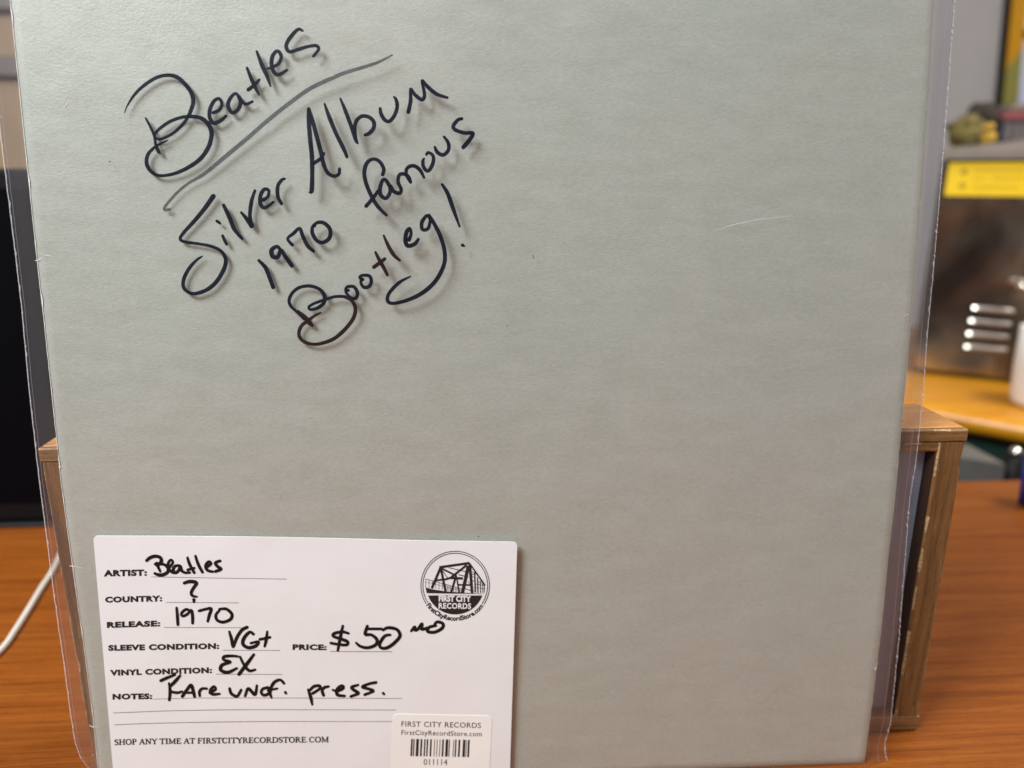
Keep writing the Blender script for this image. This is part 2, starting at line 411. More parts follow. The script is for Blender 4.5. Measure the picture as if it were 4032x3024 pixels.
def jl(v): return max(-.0025, interp(tJL, v)) - wob(v, 1)
def jr(v): return interp(tJR, v) + wob(v, 7)
nu, nv = 150, 170
def jw(u, v):       # slight warp of the board, softened round the edge
    d = min(u-jl(v), jr(v)-u, v, .315-v)
    return .00030*noise.noise(Vector((u*9, v*9, 4))) - .0009*max(0, 1-d/.0016)**2 - .00035
vs = []; fs = []
def uj(i, v):
    a, b = jl(v), jr(v); s_ = i/nu
    s_ = (s_ + .12*(math.sin(2*math.pi*s_)/(-2*math.pi)))  # denser near the edges
    return a + (b-a)*s_
for j in range(nv+1):
    v = .315*j/nv
    for i in range(nu+1):
        u = uj(i, v); vs.append(P(u, v, jw(u, v)))
for j in range(nv):
    for i in range(nu): fs.append((j*(nu+1)+i, j*(nu+1)+i+1, (j+1)*(nu+1)+i+1, (j+1)*(nu+1)+i))
jacket = link('cardboard_jacket', vs, fs, m_jacket, album, True)
# edge and back of the board
mb = MB()
ring = [(uj(0, .315*j/nv), .315*j/nv) for j in range(nv+1)] + [(uj(i, .315), .315) for i in range(1, nu+1)] + \
       [(uj(nu, .315*j/nv), .315*j/nv) for j in range(nv-1, -1, -1)] + [(uj(i, 0), 0) for i in range(nu-1, 0, -1)]
n = len(ring)
mb.add([P(u, v, jw(u, v)) for u, v in ring] + [P(u, v, -TH) for u, v in ring], [(k, n+k, n+(k+1)%n, (k+1)%n) for k in range(n)] + [tuple(range(n, 2*n))])
mb.build('jacket_edge', m_edge, jacket)

# ---- ribbons of ink / print that lie on a surface
def catmull(pts, step):
    out = []
    Q = [pts[0]] + list(pts) + [pts[-1]]
    for i in range(1, len(Q)-2):
        p0, p1, p2, p3 = Q[i-1], Q[i], Q[i+1], Q[i+2]
        L = math.hypot(p2[0]-p1[0], p2[1]-p1[1]); n_ = max(1, int(L/step))
        for k in range(n_):
            s_ = k/n_; r_ = []
            for d in range(3):
                a, b_, c_, e_ = p0[d], p1[d], p2[d], p3[d]
                r_.append(.5*((2*b_) + (-a+c_)*s_ + (2*a-5*b_+4*c_-e_)*s_*s_ + (-a+3*b_-3*c_+e_)*s_**3))
            out.append(tuple(r_))
    out.append(tuple(pts[-1])); return out
_k = [0]
def stroke(mb, pts, surf, off, step=4.0, wk=1.0, cap=True):
    """pts: (x, y, width) in photo pixels"""
    if len(pts) > 2: q = catmull(pts, step)
    else: q = [tuple(a+(b-a)*i/6 for a, b in zip(pts[0], pts[1])) for i in range(7)]
    n_ = len(q)
    _k[0] += 1; base = off + (_k[0] % 12)*4e-6
    L = []; R_ = []
    for i, (x, y, w_) in enumerate(q):
        a = q[max(0, i-1)]; b_ = q[min(n_-1, i+1)]; dx, dy = b_[0]-a[0], b_[1]-a[1]; l = math.hypot(dx, dy) or 1
        nx, ny = -dy/l, dx/l; h = max(.4, w_*wk*.5*(1+.05*noise.noise(Vector((x*.05, y*.05, 1)))))
        L.append((x+nx*h, y+ny*h)); R_.append((x-nx*h, y-ny*h))
    vs_ = []
    for i, (a, b_) in enumerate(zip(L, R_)):
        o_ = base + i*3e-7
        vs_ += [pix(*a, surf, o_), pix(*b_, surf, o_)]
    fs_ = [(2*i, 2*i+1, 2*i+3, 2*i+2) for i in range(n_-1)]
    mb.add(vs_, fs_)
    if cap:
        for (x, y, w_), o_ in ((q[0], base-2e-6), (q[-1], base+n_*3e-7+2e-6)):
            h = max(.4, w_*wk*.5); m_ = 12
            mb.add([pix(x+h*math.cos(2*math.pi*k/m_), y+h*math.sin(2*math.pi*k/m_), surf, o_) for k in range(m_)], [tuple(range(m_))[::-1]])
R_ = {'A': (400,50,.40687), 'B': (1100,250,.40687), 'C': (500,700,.40687), 'D': (1100,700,.40687), 'E': (350,2080,.40687),
      'F': (1100,2080,.45208), 'G': (350,2600,.45208), 'H': (1250,2600,.40687), 'I': (1620,2130,.21097)}
def cv(reg, pts):
    ox, oy, s_ = R_[reg]
    return [(ox+p[0]*s_, oy+p[1]*s_, (p[2] if len(p) > 2 else 4)*s_) for p in pts]
def word(name, parts, mat, surf, off, parent, label=None, wk=1.0, step=4.0):
    mb = MB()
    if surf is sfilm and mat in (m_ink, m_inksheen): wk = 1.12
    for reg, pts in parts: stroke(mb, cv(reg, pts) if reg else pts, surf, off, step, wk)
    o = mb.build(name, mat, parent)
    if label: o['label'] = label
    return o

# front film, side strips and back film of the outer sleeve
def fl(v): return interp(tFL, v) + .00015*noise.noise(Vector((v*220, 2, 2)))
def fr(v): return interp(tFR, v) + .00015*noise.noise(Vector((v*220, 5, 2)))
VT = .335
def fw(u, v, front=True):
    a, b_ = jl(v), jr(v)
    wf = sfilm(u, v) if front else -TH-.0004
    we = -TH*.5 + (.00012 if front else -.00012)
    if u < a: s_ = (a-u)/max(1e-5, a-fl(v))
    elif u > b_: s_ = (u-b_)/max(1e-5, fr(v)-b_)
    else: return wf
    s_ = min(1, s_); s_ = s_*s_*(3-2*s_)
    return wf*(1-s_)+we*s_ + .0004*math.sin(s_*math.pi)*noise.noise(Vector((u*120, v*22, 4)))*(1 if front else -1)
def sheet(name, ufun0, ufun1, n_, front, mat):
    vs_ = []; fs_ = []; m_ = 190
    for j in range(m_+1):
        v = .0003 + (VT-.0003)*j/m_
        for i in range(n_+1):
            u = ufun0(v) + (ufun1(v)-ufun0(v))*i/n_
            vs_.append(P(u, v, fw(u, v, front)))
    for j in range(m_):
        for i in range(n_): fs_.append((j*(n_+1)+i, j*(n_+1)+i+1, (j+1)*(n_+1)+i+1, (j+1)*(n_+1)+i))
    return link(name, vs_, fs_, mat, album, True)
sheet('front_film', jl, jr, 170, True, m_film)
sheet('side_film', fl, jl, 10, True, m_filmside); sheet('side_film', jr, fr, 10, True, m_filmside)
bf = sheet('back_film', fl, fr, 60, False, m_filmside)
# heat-sealed ragged seams
for fun, sg in ((fl, 1), (fr, -1)):
    mb = MB(); prev = None; m_ = 420
    for j in range(m_+1):
        v = .0005 + (VT-.0005)*j/m_; u = fun(v)
        wd = (.00026 + .0005*max(0, noise.noise(Vector((v*420, sg, 1)))))*(1 if sg > 0 else 1.25)
        o_ = .00022*noise.noise(Vector((v*900, sg*3, 5)))
        pr = [P(u-sg*.00015+o_*.5, v, -TH*.5+.0002+o_), P(u+sg*wd+o_*.5, v, -TH*.5+.00035+o_)]
        if prev: mb.add(prev+pr, [(0,1,3,2)])
        prev = pr
    mb.build('seam', m_seam, album)
    mb = MB(); prev = None
    for j in range(m_+1):         # the crease that runs along the inside of the seam
        v = .0005 + (VT-.0005)*j/m_; b_ = jl(v) if sg > 0 else jr(v); u = fun(v)+(b_-fun(v))*(.16 if sg > 0 else .42); wd = .00012 if sg > 0 else .00022
        pr = [P(u-wd, v, fw(u-wd, v)+.00006), P(u+wd, v, fw(u+wd, v)+.00006)]
        if prev: mb.add(prev+pr, [(0,1,3,2)])
        prev = pr
    mb.build('film_crease', m_fold, album)

# ---- handwriting on the film
IO = .00006
word('handwritten_capital', [
 ('A', [(222,968,8),(255,890,16),(330,780,28),(430,690,32),(540,625,32),(650,605,34),(740,630,36),(820,705,36),(870,780,38),(888,860,38),(870,930,36),(840,1000,32),(790,1075,30),(700,1160,28),(610,1210,26),(555,1225,24),(520,1205,20),(522,1165,26),(590,1100,30),(680,1045,30),(780,1012,30),(870,1005,32),(960,1020,36),(1030,1075,38),(1062,1150,40),(1060,1220,40),(1030,1310,40),(960,1410,38),(860,1485,36),(740,1545,32),(620,1575,28),(530,1570,28),(465,1520,34),(435,1450,36),(450,1370,32),(510,1305,28),(580,1262,22),(640,1235,10)]),
 ('A', [(428,1022,18),(470,1100,24),(510,1190,26),(525,1280,26),(550,1340,34),(572,1368,8)])], m_ink, sfilm, IO, album, 'big looping marker capital B of the top word')
word('handwritten_word', [
 ('A', [(1080,968,30),(1140,940,32),(1165,880,30),(1135,832,30),(1085,860,34),(1048,940,36),(1048,1020,36),(1085,1068,36),(1150,1045,36),(1205,1000,26)]),
 ('A', [(1345,850,36),(1300,782,26),(1245,830,34),(1225,900,36),(1265,968,34),(1325,930,36),(1345,860,34),(1330,805,26),(1360,858,30),(1400,885,30),(1460,860,24)]),
 ('A', [(1408,535,24),(1450,640,34),(1490,730,32),(1525,795,18)]), ('A', [(1420,745,34),(1480,700,34),(1525,650,26)]),
 ('A', [(1502,375,22),(1550,500,38),(1600,610,36),(1635,712,16)]),
 ('A', [(1605,540,20),(1650,530,30),(1715,490,30),(1738,420,32),(1700,370,30),(1655,420,36),(1645,500,36),(1665,570,36),(1710,600,34),(1795,555,24)]),
 ('A', [(1945,175,20),(1905,160,30),(1850,210,36),(1795,290,36),(1790,345,34),(1825,378,32),(1920,350,32),(2010,325,30),(2080,320,30),(2100,355,30),(2050,420,26)])], m_ink, sfilm, IO, album)
word('underline', [(None, cv('C', [(415,305,22),(370,312,32),(365,285,28),(420,215,28),(500,130,28),(600,50,28)]) +
   cv('A', [(1000,1555,36),(1200,1390,42),(1400,1225,42),(1600,1050,42),(1800,890,42),(2000,745,42),(2180,655,42)]) +
   cv('B', [(500,148,40),(620,95,38),(800,40,34),(950,-10,30),(1090,-80,16)]))], m_inkg, sfilm, IO-.00002, album, 'long faded grey underline stroke')
word('handwritten_word', [
 ('B', [(282,440,30),(285,560,38),(300,750,40),(315,900,40),(318,1100,38),(312,1235,40),(295,1246,22)]),
 ('B', [(285,435,26),(320,550,36),(360,700,38),(400,850,38),(430,980,36),(470,1060,34),(530,1090,32),(575,1070,30),(582,1020,28)]),
 ('B', [(430,870,28),(400,920,32),(320,975,34)]),
 ('B', [(437,390,18),(480,510,36),(550,680,36),(620,820,36),(655,905,26)]),
 ('B', [(590,338,18),(640,460,34),(700,620,36),(740,740,34),(758,772,20)]), ('B', [(740,745,30),(730,620,34),(750,550,34),(800,510,34),(870,520,34),(915,570,36),(910,630,36),(870,675,36),(830,692,28)]),
 ('B', [(975,435,26),(985,490,34),(1020,545,34),(1065,560,34),(1115,500,34),(1140,420,34),(1130,350,30),(1110,325,20)]),
 ('B', [(1248,470,36),(1270,360,34),(1270,245,24),(1310,300,32),(1380,350,34),(1405,300,32),(1380,165,24),(1430,220,34),(1520,295,34),(1625,330,24)])], m_ink, sfilm, IO, album)
word('handwritten_word', [
 ('B', [(1000,1075,32),(1010,1020,34),(970,950,32),(910,925,30),(850,960,36),(822,1050,36),(840,1160,36),(890,1280,36),(950,1380,34),(1035,1468,26)]), ('B', [(840,1380,34),(900,1310,34),(955,1235,30)]),
 ('B', [(1070,1190,34),(1030,1130,34),(1000,1130,34),(975,1200,36),(980,1270,36),(1030,1305,34),(1070,1250,34),(1072,1180,30),(1110,1240,34),(1165,1255,34),(1178,1215,32),(1150,1150,32),(1160,1080,32),(1210,1070,34),(1250,1100,36),(1270,1148,30)]),
 ('B', [(1265,1145,26),(1228,1070,30),(1240,1010,32),(1300,990,34),(1360,1030,34),(1400,1105,22)]),
 ('B', [(1425,880,26),(1440,860,26),(1485,890,30),(1490,950,34),(1460,1020,34),(1430,1040,32),(1395,1000,32),(1390,940,30),(1402,920,16)]),
 ('B', [(1505,810,24),(1530,860,34),(1585,885,34),(1635,840,34),(1635,770,32),(1595,710,24)]),
 ('B', [(1765,535,30),(1730,545,32),(1685,600,34),(1700,640,34),(1790,672,34),(1872,675,34),(1840,740,38),(1780,810,38)])], m_ink, sfilm, IO, album)
word('handwritten_exclamation_mark', [('B', [(1575,1170,24),(1630,1260,36),(1680,1400,36),(1745,1580,18)]), ('D', [(1772,652,30),(1780,657,26),(1792,662,14)])], m_ink, sfilm, IO, album)
word('handwritten_word', [
 ('C', [(835,180,44),(750,300,40),(650,420,36),(550,530,32),(515,590,28),(560,620,28),(700,640,26),(820,665,28),(910,710,30),(955,790,34),(940,880,38),(870,1000,38),(780,1080,36),(670,1120,32),(600,1110,28),(548,1060,32),(550,980,34),(600,880,32),(670,800,26),(728,760,14)]),
 ('C', [(925,560,24),(945,605,30),(965,645,24)]), ('C', [(868,418,24),(885,428,28),(905,445,18)]),
 ('C', [(935,265,30),(990,380,38),(1040,500,36),(1115,590,24)]),
 ('C', [(1105,335,22),(1160,400,36),(1205,470,36)]), ('C', [(1210,465,34),(1190,370,34),(1205,230,34),(1238,125,26)]),
 ('C', [(1320,215,34),(1365,180,30),(1370,120,28),(1325,115,34),(1290,180,36),(1295,260,36),(1335,290,32),(1415,235,24)]),
 ('C', [(1495,250,30),(1460,180,34),(1460,80,34),(1500,20,30),(1525,10,22)])], m_ink, sfilm, IO, album)
word('handwritten_year', [
 ('C', [(1275,800,26),(1340,870,36),(1385,980,36),(1415,1060,36)]),
 ('C', [(1480,690,30),(1450,665,32),(1400,700,40),(1410,760,40),(1460,765,36),(1490,700,34),(1530,760,34),(1595,850,38)]),
 ('C', [(1600,650,30),(1555,590,26),(1610,540,32),(1670,490,30),(1700,560,34),(1750,660,34),(1805,710,28)]),
 ('C', [(1812,462,36),(1795,480,30),(1795,540,34),(1840,610,34),(1900,625,34),(1960,580,36),(1965,500,36),(1910,440,34),(1850,432,32),(1812,455,28)])], m_ink, sfilm, IO, album)
word('handwritten_capital', [
 ('D', [(240,1370,20),(170,1300,22),(110,1240,28),(95,1180,30),(130,1110,30),(200,1060,30),(300,1048,30),(390,1080,30),(435,1140,36),(430,1210,34),(370,1260,30),(300,1275,26),(285,1250,26),(340,1215,26),(440,1180,26),(540,1150,26),(630,1150,28)])], m_ink, sfilm, IO, album)
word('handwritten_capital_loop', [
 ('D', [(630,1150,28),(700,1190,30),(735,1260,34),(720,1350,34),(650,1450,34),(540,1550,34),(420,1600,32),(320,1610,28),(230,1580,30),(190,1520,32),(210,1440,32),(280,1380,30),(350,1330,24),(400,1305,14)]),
 ('D', [(178,1290,22),(240,1340,34),(290,1400,46),(320,1430,24)])], m_inksheen, sfilm, IO, album, 'lower loop of the marker capital B with painted brown sheen')
word('handwritten_word', [
 ('D', [(665,1090,30),(640,1080,20),(660,1055,28),(720,1055,30),(755,1110,32),(740,1165,32),(690,1160,28),(645,1110,24),(640,1070,20)]),
 ('D', [(805,985,34),(775,965,24),(800,945,28),(870,950,30),(890,1000,32),(870,1050,32),(820,1060,30),(790,1020,26),(790,975,20)]),
 ('D', [(1255,600,36),(1275,540,28),(1260,490,30),(1230,530,38),(1220,610,38),(1245,660,36),(1310,640,36),(1345,595,26)]),
 ('D', [(1460,400,30),(1430,365,30),(1380,430,34),(1385,500,32),(1440,490,32),(1460,400,28),(1440,355,28),(1490,430,34),(1560,570,36),(1600,720,36),(1590,850,36),(1510,1000,38),(1390,1110,38),(1250,1180,34),(1110,1215,30),(1050,1195,32),(1055,1130,32),(1110,1060,32),(1180,1000,28),(1270,955,14)])], m_ink, sfilm, IO, album)
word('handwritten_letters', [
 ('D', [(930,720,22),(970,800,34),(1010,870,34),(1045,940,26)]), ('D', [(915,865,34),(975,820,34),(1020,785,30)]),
 ('D', [(1010,560,20),(1060,670,34),(1110,750,34),(1165,800,22)])], m_inksheen, sfilm, IO, album, 'marker letters t and l with painted brown sheen')
# scratches and creases
def sjack(u, v): return jw(u, v)
for q in ([(138,1027,2),(150,1024,4),(168,1018,3)], [(172,1009,2),(188,1006,4),(205,1010,2)], [(225,1838,2),(236,1839,3),(248,1838,2)], [(275,2228,4),(300,2232,3),(330,2238,2)],
          [(350,2855,5),(365,2862,4),(392,2862,2)], [(255,422,2),(262,412,5),(268,405,2)], [(3560,1243,2),(3570,1240,4),(3578,1236,2)]):
    word('crease', [(None, q)], m_crease, sjack, .00005, jacket)
word('scratch', [(None, [(2815,908,1),(2900,882,2.4),(3000,862,2),(3120,850,1)])], m_scratch, sfilm, .00006, album)
for q in ([(431,636,5),(433,637,5)], [(1997,1283,3.5),(1999,1284,3)], [(2098,1003,3),(2103,1020,2)], [(1883,2113,5),(1886,2113,3)]):
    word('speck', [(None, q)], m_inkg, sfilm, .00006, album)
for nm, pl in (('edge_wear', tJL), ('edge_wear', tJR)):
    mb = MB(); prev = None; lf = pl is tJL
    for j in range(501):
        v = .001+.313*j/500; u = jl(v) if lf else jr(v); s_ = 1 if lf else -1
        wd = .00030+(.004 if v < .09 else .0015)*max(0, noise.noise(Vector((v*120, 3 if lf else 8, 1)))-.15)**1.2 if not lf else .00042+.0008*max(0, noise.noise(Vector((v*150, 3, 1)))-.1)
        pr = [P(u, v, jw(u, v)+.00003), P(u+s_*wd, v, jw(u+s_*wd, v)+.00003)]
        if prev: mb.add(prev+pr, [(0,1,3,2)])
        prev = pr
    mb.build(nm, m_edge, jacket)

# ------------------------------------------------------------ price card stuck on the sleeve
def poly_round(corners, rad, n_=8):
    out = []
    for i, (c_, r_) in enumerate(zip(corners, rad)):
        a = Vector(corners[i-1])-Vector(c_); b_ = Vector(corners[(i+1) % len(corners)])-Vector(c_)
        a.normalize(); b_.normalize()
        p0 = Vector(c_)+a*r_; p1 = Vector(c_)+b_*r_
        for k in range(n_+1):
            s_ = k/n_; out.append(p0*(1-s_)**2 + Vector(c_)*2*s_*(1-s_) + p1*s_*s_)
    return out
def panel(name, corners, rad, surf, off, th, mat, parent, nx, ny):
    """thin rounded card: quad grid from 4 corners (photo px, TL TR BR BL), outline cut by radius"""
    TL, TR, BR_, BL_ = [Vector(c_) for c_ in corners]
    rows = []
    H_ = ((BL_-TL).length+(BR_-TR).length)/2; W_ = (TR-TL).length
    ys = sorted(set([0, .06, .15, .3, .5, .75, 1.0]))
    ysf = [y*rad/H_ for y in ys] + [rad/H_+(1-2*rad/H_)*k/ny for k in range(1, ny)] + [1-y*rad/H_ for y in ys[::-1]]
    vs_ = []; fs_ = []
    for yv in ysf:
        d = min(yv, 1-yv)*H_
        ins = rad-math.sqrt(max(0, rad*rad-(rad-d)**2)) if d < rad else 0
        a = TL+(BL_-TL)*yv; b_ = TR+(BR_-TR)*yv; s0 = ins/W_
        for i in range(nx+1):
            s_ = s0+(1-2*s0)*i/nx; q = a+(b_-a)*s_
            bow = -5*math.sin(math.pi*min(1, s_*1.3))*(1-yv)*(1 if name == 'card' else 0)
            vs_.append(pix(q.x, q.y+bow, surf, off))
    n_ = len(ysf)
    for j in range(n_-1):
        for i in range(nx): fs_.append((j*(nx+1)+i, (j+1)*(nx+1)+i, (j+1)*(nx+1)+i+1, j*(nx+1)+i+1))
    ring_ = [i for i in range(nx+1)] + [j*(nx+1)+nx for j in range(1, n_)] + [(n_-1)*(nx+1)+i for i in range(nx-1, -1, -1)] + [j*(nx+1) for j in range(n_-2, 0, -1)]
    base = len(vs_); vs_ += [vs_[k]-JN*th for k in ring_]; m_ = len(ring_)
    fs_ += [(ring_[k], ring_[(k+1) % m_], base+(k+1) % m_, base+k) for k in range(m_)]
    return link(name, vs_, fs_, mat, parent, False)
card_bl = (462, 3090); card_br = (2006, 3090)
pc = pix(1200, 2560, scard)
card = thing('price_card', tuple(pc), 'white shop price card with printed form and handwritten details on the album', 'price card')
panel('card', [(366.5,2110),(1945+92,2134),card_br,(450,3090)], 17, scard, 0, .00028, m_card, card, 40, 26)
PO = .00005
# --- text set in the built-in typeface, laid onto the card
def glyphs(body, offset=0.0, space=1.0, shear=0.0):
    def mk(s_):
        cu = bpy.data.curves.new('t', 'FONT'); cu.body = s_; cu.size = 1; cu.offset = offset; cu.space_character = space; cu.shear = shear; cu.resolution_u = 3
        o = bpy.data.objects.new('t', cu); C.objects.link(o); dg = bpy.context.evaluated_depsgraph_get(); dg.update()
        me = bpy.data.meshes.new_from_object(o.evaluated_get(dg)); vs_ = [v.co.copy() for v in me.vertices]; fs_ = [tuple(p.vertices) for p in me.polygons]
        bpy.data.objects.remove(o); bpy.data.curves.remove(cu); bpy.data.meshes.remove(me)
        return vs_, fs_
    hv, _ = mk('H'); hy0 = min(v.y for v in hv); hy1 = max(v.y for v in hv)
    vs_, fs_ = mk(body); xa = min(v.x for v in vs_); xb = max(v.x for v in vs_)
    return [((v.x-xa)/(xb-xa), (v.y-hy0)/(hy1-hy0)) for v in vs_], fs_
def put_text(name, body, reg, p0, p1, cap, mat, parent, surf, off, bold=.0, space=1.0, bow=0.0):
    ox, oy, s_ = R_[reg]; g_, f_ = glyphs(body, bold, space)
    a = Vector((ox+p0[0]*s_, oy+p0[1]*s_)); b_ = Vector((ox+p1[0]*s_, oy+p1[1]*s_)); up = Vector((0, -1))*cap*s_
    ti = Vector(((b_-a).y, -(b_-a).x)).normalized()
    vs_ = []
    for x, y in g_:
        q = a+(b_-a)*x+ti*(cap*s_*y) + Vector((0, bow*s_*4*x*(1-x)))
        vs_.append(pix(q.x, q.y, surf, off))
    return link(name, vs_, f_, mat, parent)
BO = .062
for body, reg, p0, p1, cap in (('ARTIST:', 'E', (143,467), (563,460), 62), ('COUNTRY:', 'E', (157,721), (710,708), 58), ('RELEASE:', 'E', (175,965), (692,950), 58),
      ('SLEEVE CONDITION:', 'E', (188,1187), (1262,1168), 57), ('VINYL CONDITION:', 'E', (205,1428), (1192,1402), 57), ('PRICE:', 'F', (115,1060), (412,1062), 50), ('NOTES:', 'G', (206,343), (553,338), 51)):
    put_text('printed_heading', body, reg, p0, p1, cap, m_print, card, scard, PO, BO, 1.12)
# ruled lines
for parts in ([('E', [(605,470,5),(1250,482,5),(1912,492,5)])], [('E', [(748,717,5),(1100,719,5),(1450,722,5)])], [('E', [(730,960,5),(1100,961,5),(1475,962,5)])], [('E', [(1297,1180,5),(1550,1181,5),(1848,1182,5)])],
      [('E', [(1230,1412,5),(1550,1413,5),(1868,1415,5)])], [('F', [(445,1073,5),(700,1074,5),(980,1075,5)])],
      [(None, cv('G', [(560,338,4),(800,332,4),(1000,328,4)])+cv('F', [(0,1478,4),(500,1480,4),(1065,1482,4)]))],
      [(None, cv('G', [(213,458,5),(450,449,5),(700,440,5),(1200,431,5)])+cv('F', [(100,1580,4),(500,1581,4),(1015,1583,4)]))],
      [(None, cv('G', [(222,562,5),(450,552,5),(700,545,5),(1200,536,5),(1700,532,4)])+cv('H', [(300,592,4),(726,592,4)]))]):
    word('ruled_line', parts, m_rule, scard, PO-.00002, card, step=14)
# small serif capitals, drawn as stroked letters with serifs
SF = {
 'S': (.60, [[(.52,.78,.05),(.46,.93,.07),(.28,.98,.06),(.10,.86,.12),(.12,.66,.16),(.34,.52,.17),(.50,.36,.17),(.50,.14,.12),(.32,.02,.06),(.14,.05,.06),(.06,.24,.05)]]),
 'H': (.86, [[(.18,0,.15),(.18,1,.15)],[(.68,0,.15),(.68,1,.15)],[(.18,.51,.06),(.68,.51,.06)],[(.03,.02,.05),(.33,.02,.05)],[(.53,.02,.05),(.83,.02,.05)],[(.03,.98,.05),(.33,.98,.05)],[(.53,.98,.05),(.83,.98,.05)]]),
 'O': (.84, [[(.42,.99,.06),(.18,.86,.12),(.10,.5,.16),(.18,.14,.12),(.42,.01,.06),(.66,.14,.12),(.74,.5,.16),(.66,.86,.12),(.42,.99,.06)]]),
 'P': (.68, [[(.18,0,.15),(.18,1,.15)],[(.18,.97,.05),(.46,.95,.08),(.56,.74,.15),(.46,.52,.08),(.18,.48,.05)],[(.03,.02,.05),(.36,.02,.05)],[(.03,.98,.05),(.2,.98,.05)]]),
 'A': (.78, [[(.10,0,.06),(.38,1,.06)],[(.38,1,.14),(.66,0,.16)],[(.2,.34,.05),(.54,.34,.05)],[(-.01,.02,.05),(.22,.02,.05)],[(.50,.02,.05),(.80,.02,.05)]]),
 'N': (.84, [[(.16,0,.06),(.16,1,.06)],[(.16,.98,.15),(.68,.02,.15)],[(.68,0,.06),(.68,1,.06)],[(.03,.02,.05),(.30,.02,.05)],[(.54,.98,.05),(.82,.98,.05)],[(.0,.98,.05),(.18,.98,.05)]]),
 'Y': (.76, [[(.10,1,.15),(.40,.46,.15)],[(.40,.46,.06),(.66,1,.06)],[(.40,.0,.15),(.40,.48,.15)],[(.24,.02,.05),(.56,.02,.05)],[(-.02,.98,.05),(.24,.98,.05)],[(.54,.98,.05),(.78,.98,.05)]]),
 'T': (.74, [[(.37,0,.15),(.37,1,.15)],[(.03,.97,.06),(.71,.97,.06)],[(.03,.99,.05),(.03,.74,.04)],[(.71,.99,.05),(.71,.74,.04)],[(.21,.02,.05),(.53,.02,.05)]]),
 'I': (.42, [[(.20,0,.15),(.20,1,.15)],[(.05,.02,.05),(.35,.02,.05)],[(.05,.98,.05),(.35,.98,.05)]]),
 'M': (1.0, [[(.16,0,.06),(.16,1,.06)],[(.16,1,.15),(.48,.05,.12)],[(.48,.05,.06),(.80,1,.06)],[(.82,0,.15),(.82,1,.15)],[(.03,.02,.05),(.29,.02,.05)],[(.68,.02,.05),(.96,.02,.05)],[(.03,.98,.05),(.2,.98,.05)],[(.8,.98,.05),(.96,.98,.05)]]),
 'E': (.70, [[(.18,0,.15),(.18,1,.15)],[(.05,.97,.06),(.58,.97,.06)],[(.05,.03,.06),(.62,.03,.06)],[(.18,.51,.05),(.46,.51,.05)],[(.46,.38,.04),(.46,.64,.04)],[(.58,.98,.05),(.58,.76,.04)],[(.63,.02,.05),(.64,.26,.04)]]),
 'F': (.66, [[(.18,0,.15),(.18,1,.15)],[(.05,.97,.06),(.58,.97,.06)],[(.04,.02,.05),(.36,.02,.05)],[(.18,.51,.05),(.46,.51,.05)],[(.46,.38,.04),(.46,.64,.04)],[(.58,.98,.05),(.58,.76,.04)]]),
 'R': (.78, [[(.18,0,.15),(.18,1,.15)],[(.18,.97,.05),(.46,.95,.08),(.56,.76,.15),(.46,.55,.08),(.18,.51,.05)],[(.40,.5,.12),(.64,.04,.14)],[(.03,.02,.05),(.36,.02,.05)],[(.60,.02,.05),(.80,.02,.05)],[(.03,.98,.05),(.2,.98,.05)]]),
 'C': (.76, [[(.66,.72,.05),(.60,.90,.06),(.42,.99,.06),(.18,.86,.12),(.10,.5,.16),(.18,.14,.12),(.42,.01,.06),(.62,.10,.05),(.68,.26,.04)],[(.66,.98,.04),(.66,.70,.05)]]),
 'D': (.84, [[(.18,0,.15),(.18,1,.15)],[(.05,.97,.05),(.40,.97,.06),(.66,.82,.12),(.74,.5,.16),(.66,.18,.12),(.40,.03,.06),(.05,.03,.05)]]),
 '.': (.34, [[(.15,.07,.16),(.17,.07,.16)]]), ' ': (.28, [])}
mb = MB(); txt = 'SHOP ANY TIME AT FIRSTCITYRECORDSTORE.COM'; tw = sum(SF[ch][0] for ch in txt); x_ = 0
for ch in txt:
    for st in SF[ch][1]:
        pts = []
        for (gx, gy, gw) in st:
            f = (x_+gx)/tw; X_ = 220+1870*f; Y_ = 738-22*f**.6-46*gy-(4*f); pts += [(X_, Y_, gw*46*1.05+4)]
        stroke(mb, cv('G', pts), scard, PO, 3, 1.0, False)
    x_ += SF[ch][0]
mb.build('printed_web_address', m_print, card)
# handwriting on the card
HO = .00009
def hw(name, parts, label=None): return word(name, parts, m_ink2, scard, HO, card, label, 1.0, 4)
hw('handwritten_name', [
 ('E', [(558,312,30),(590,285,32),(640,270,32),(688,282,32),(700,320,34),(672,350,34),(638,348,30),(660,335,24)]),
 ('E', [(655,345,30),(672,380,28),(690,418,24)]), ('E', [(680,345,26),(730,352,28),(765,385,32),(760,425,34),(715,450,34),(670,450,32),(636,436,26)]),
 ('E', [(775,385,26),(812,330,26),(790,305,24),(765,345,28),(775,400,30),(815,430,30)]),
 ('E', [(875,360,24),(835,365,30),(815,400,32),(835,432,30),(870,405,32),(885,365,28),(898,410,30),(930,430,26),(975,428,24)]),
 ('E', [(953,285,24),(975,350,30),(1018,430,28)]), ('E', [(955,402,26),(1018,385,26)]), ('E', [(1030,268,24),(1058,350,30),(1098,425,28)]),
 ('E', [(1135,378,26),(1180,345,28),(1160,322,28),(1130,360,32),(1145,405,30),(1195,420,26)]),
 ('E', [(1268,315,28),(1222,335,30),(1245,370,32),(1278,395,32),(1222,418,28)])])
hw('handwritten_question_mark', [('E', [(922,530,30),(975,515,34),(1040,528,34),(1010,580,32),(990,620,30),(1000,652,28),(1042,662,20)]), ('E', [(1015,690,32),(1015,712,24)])])
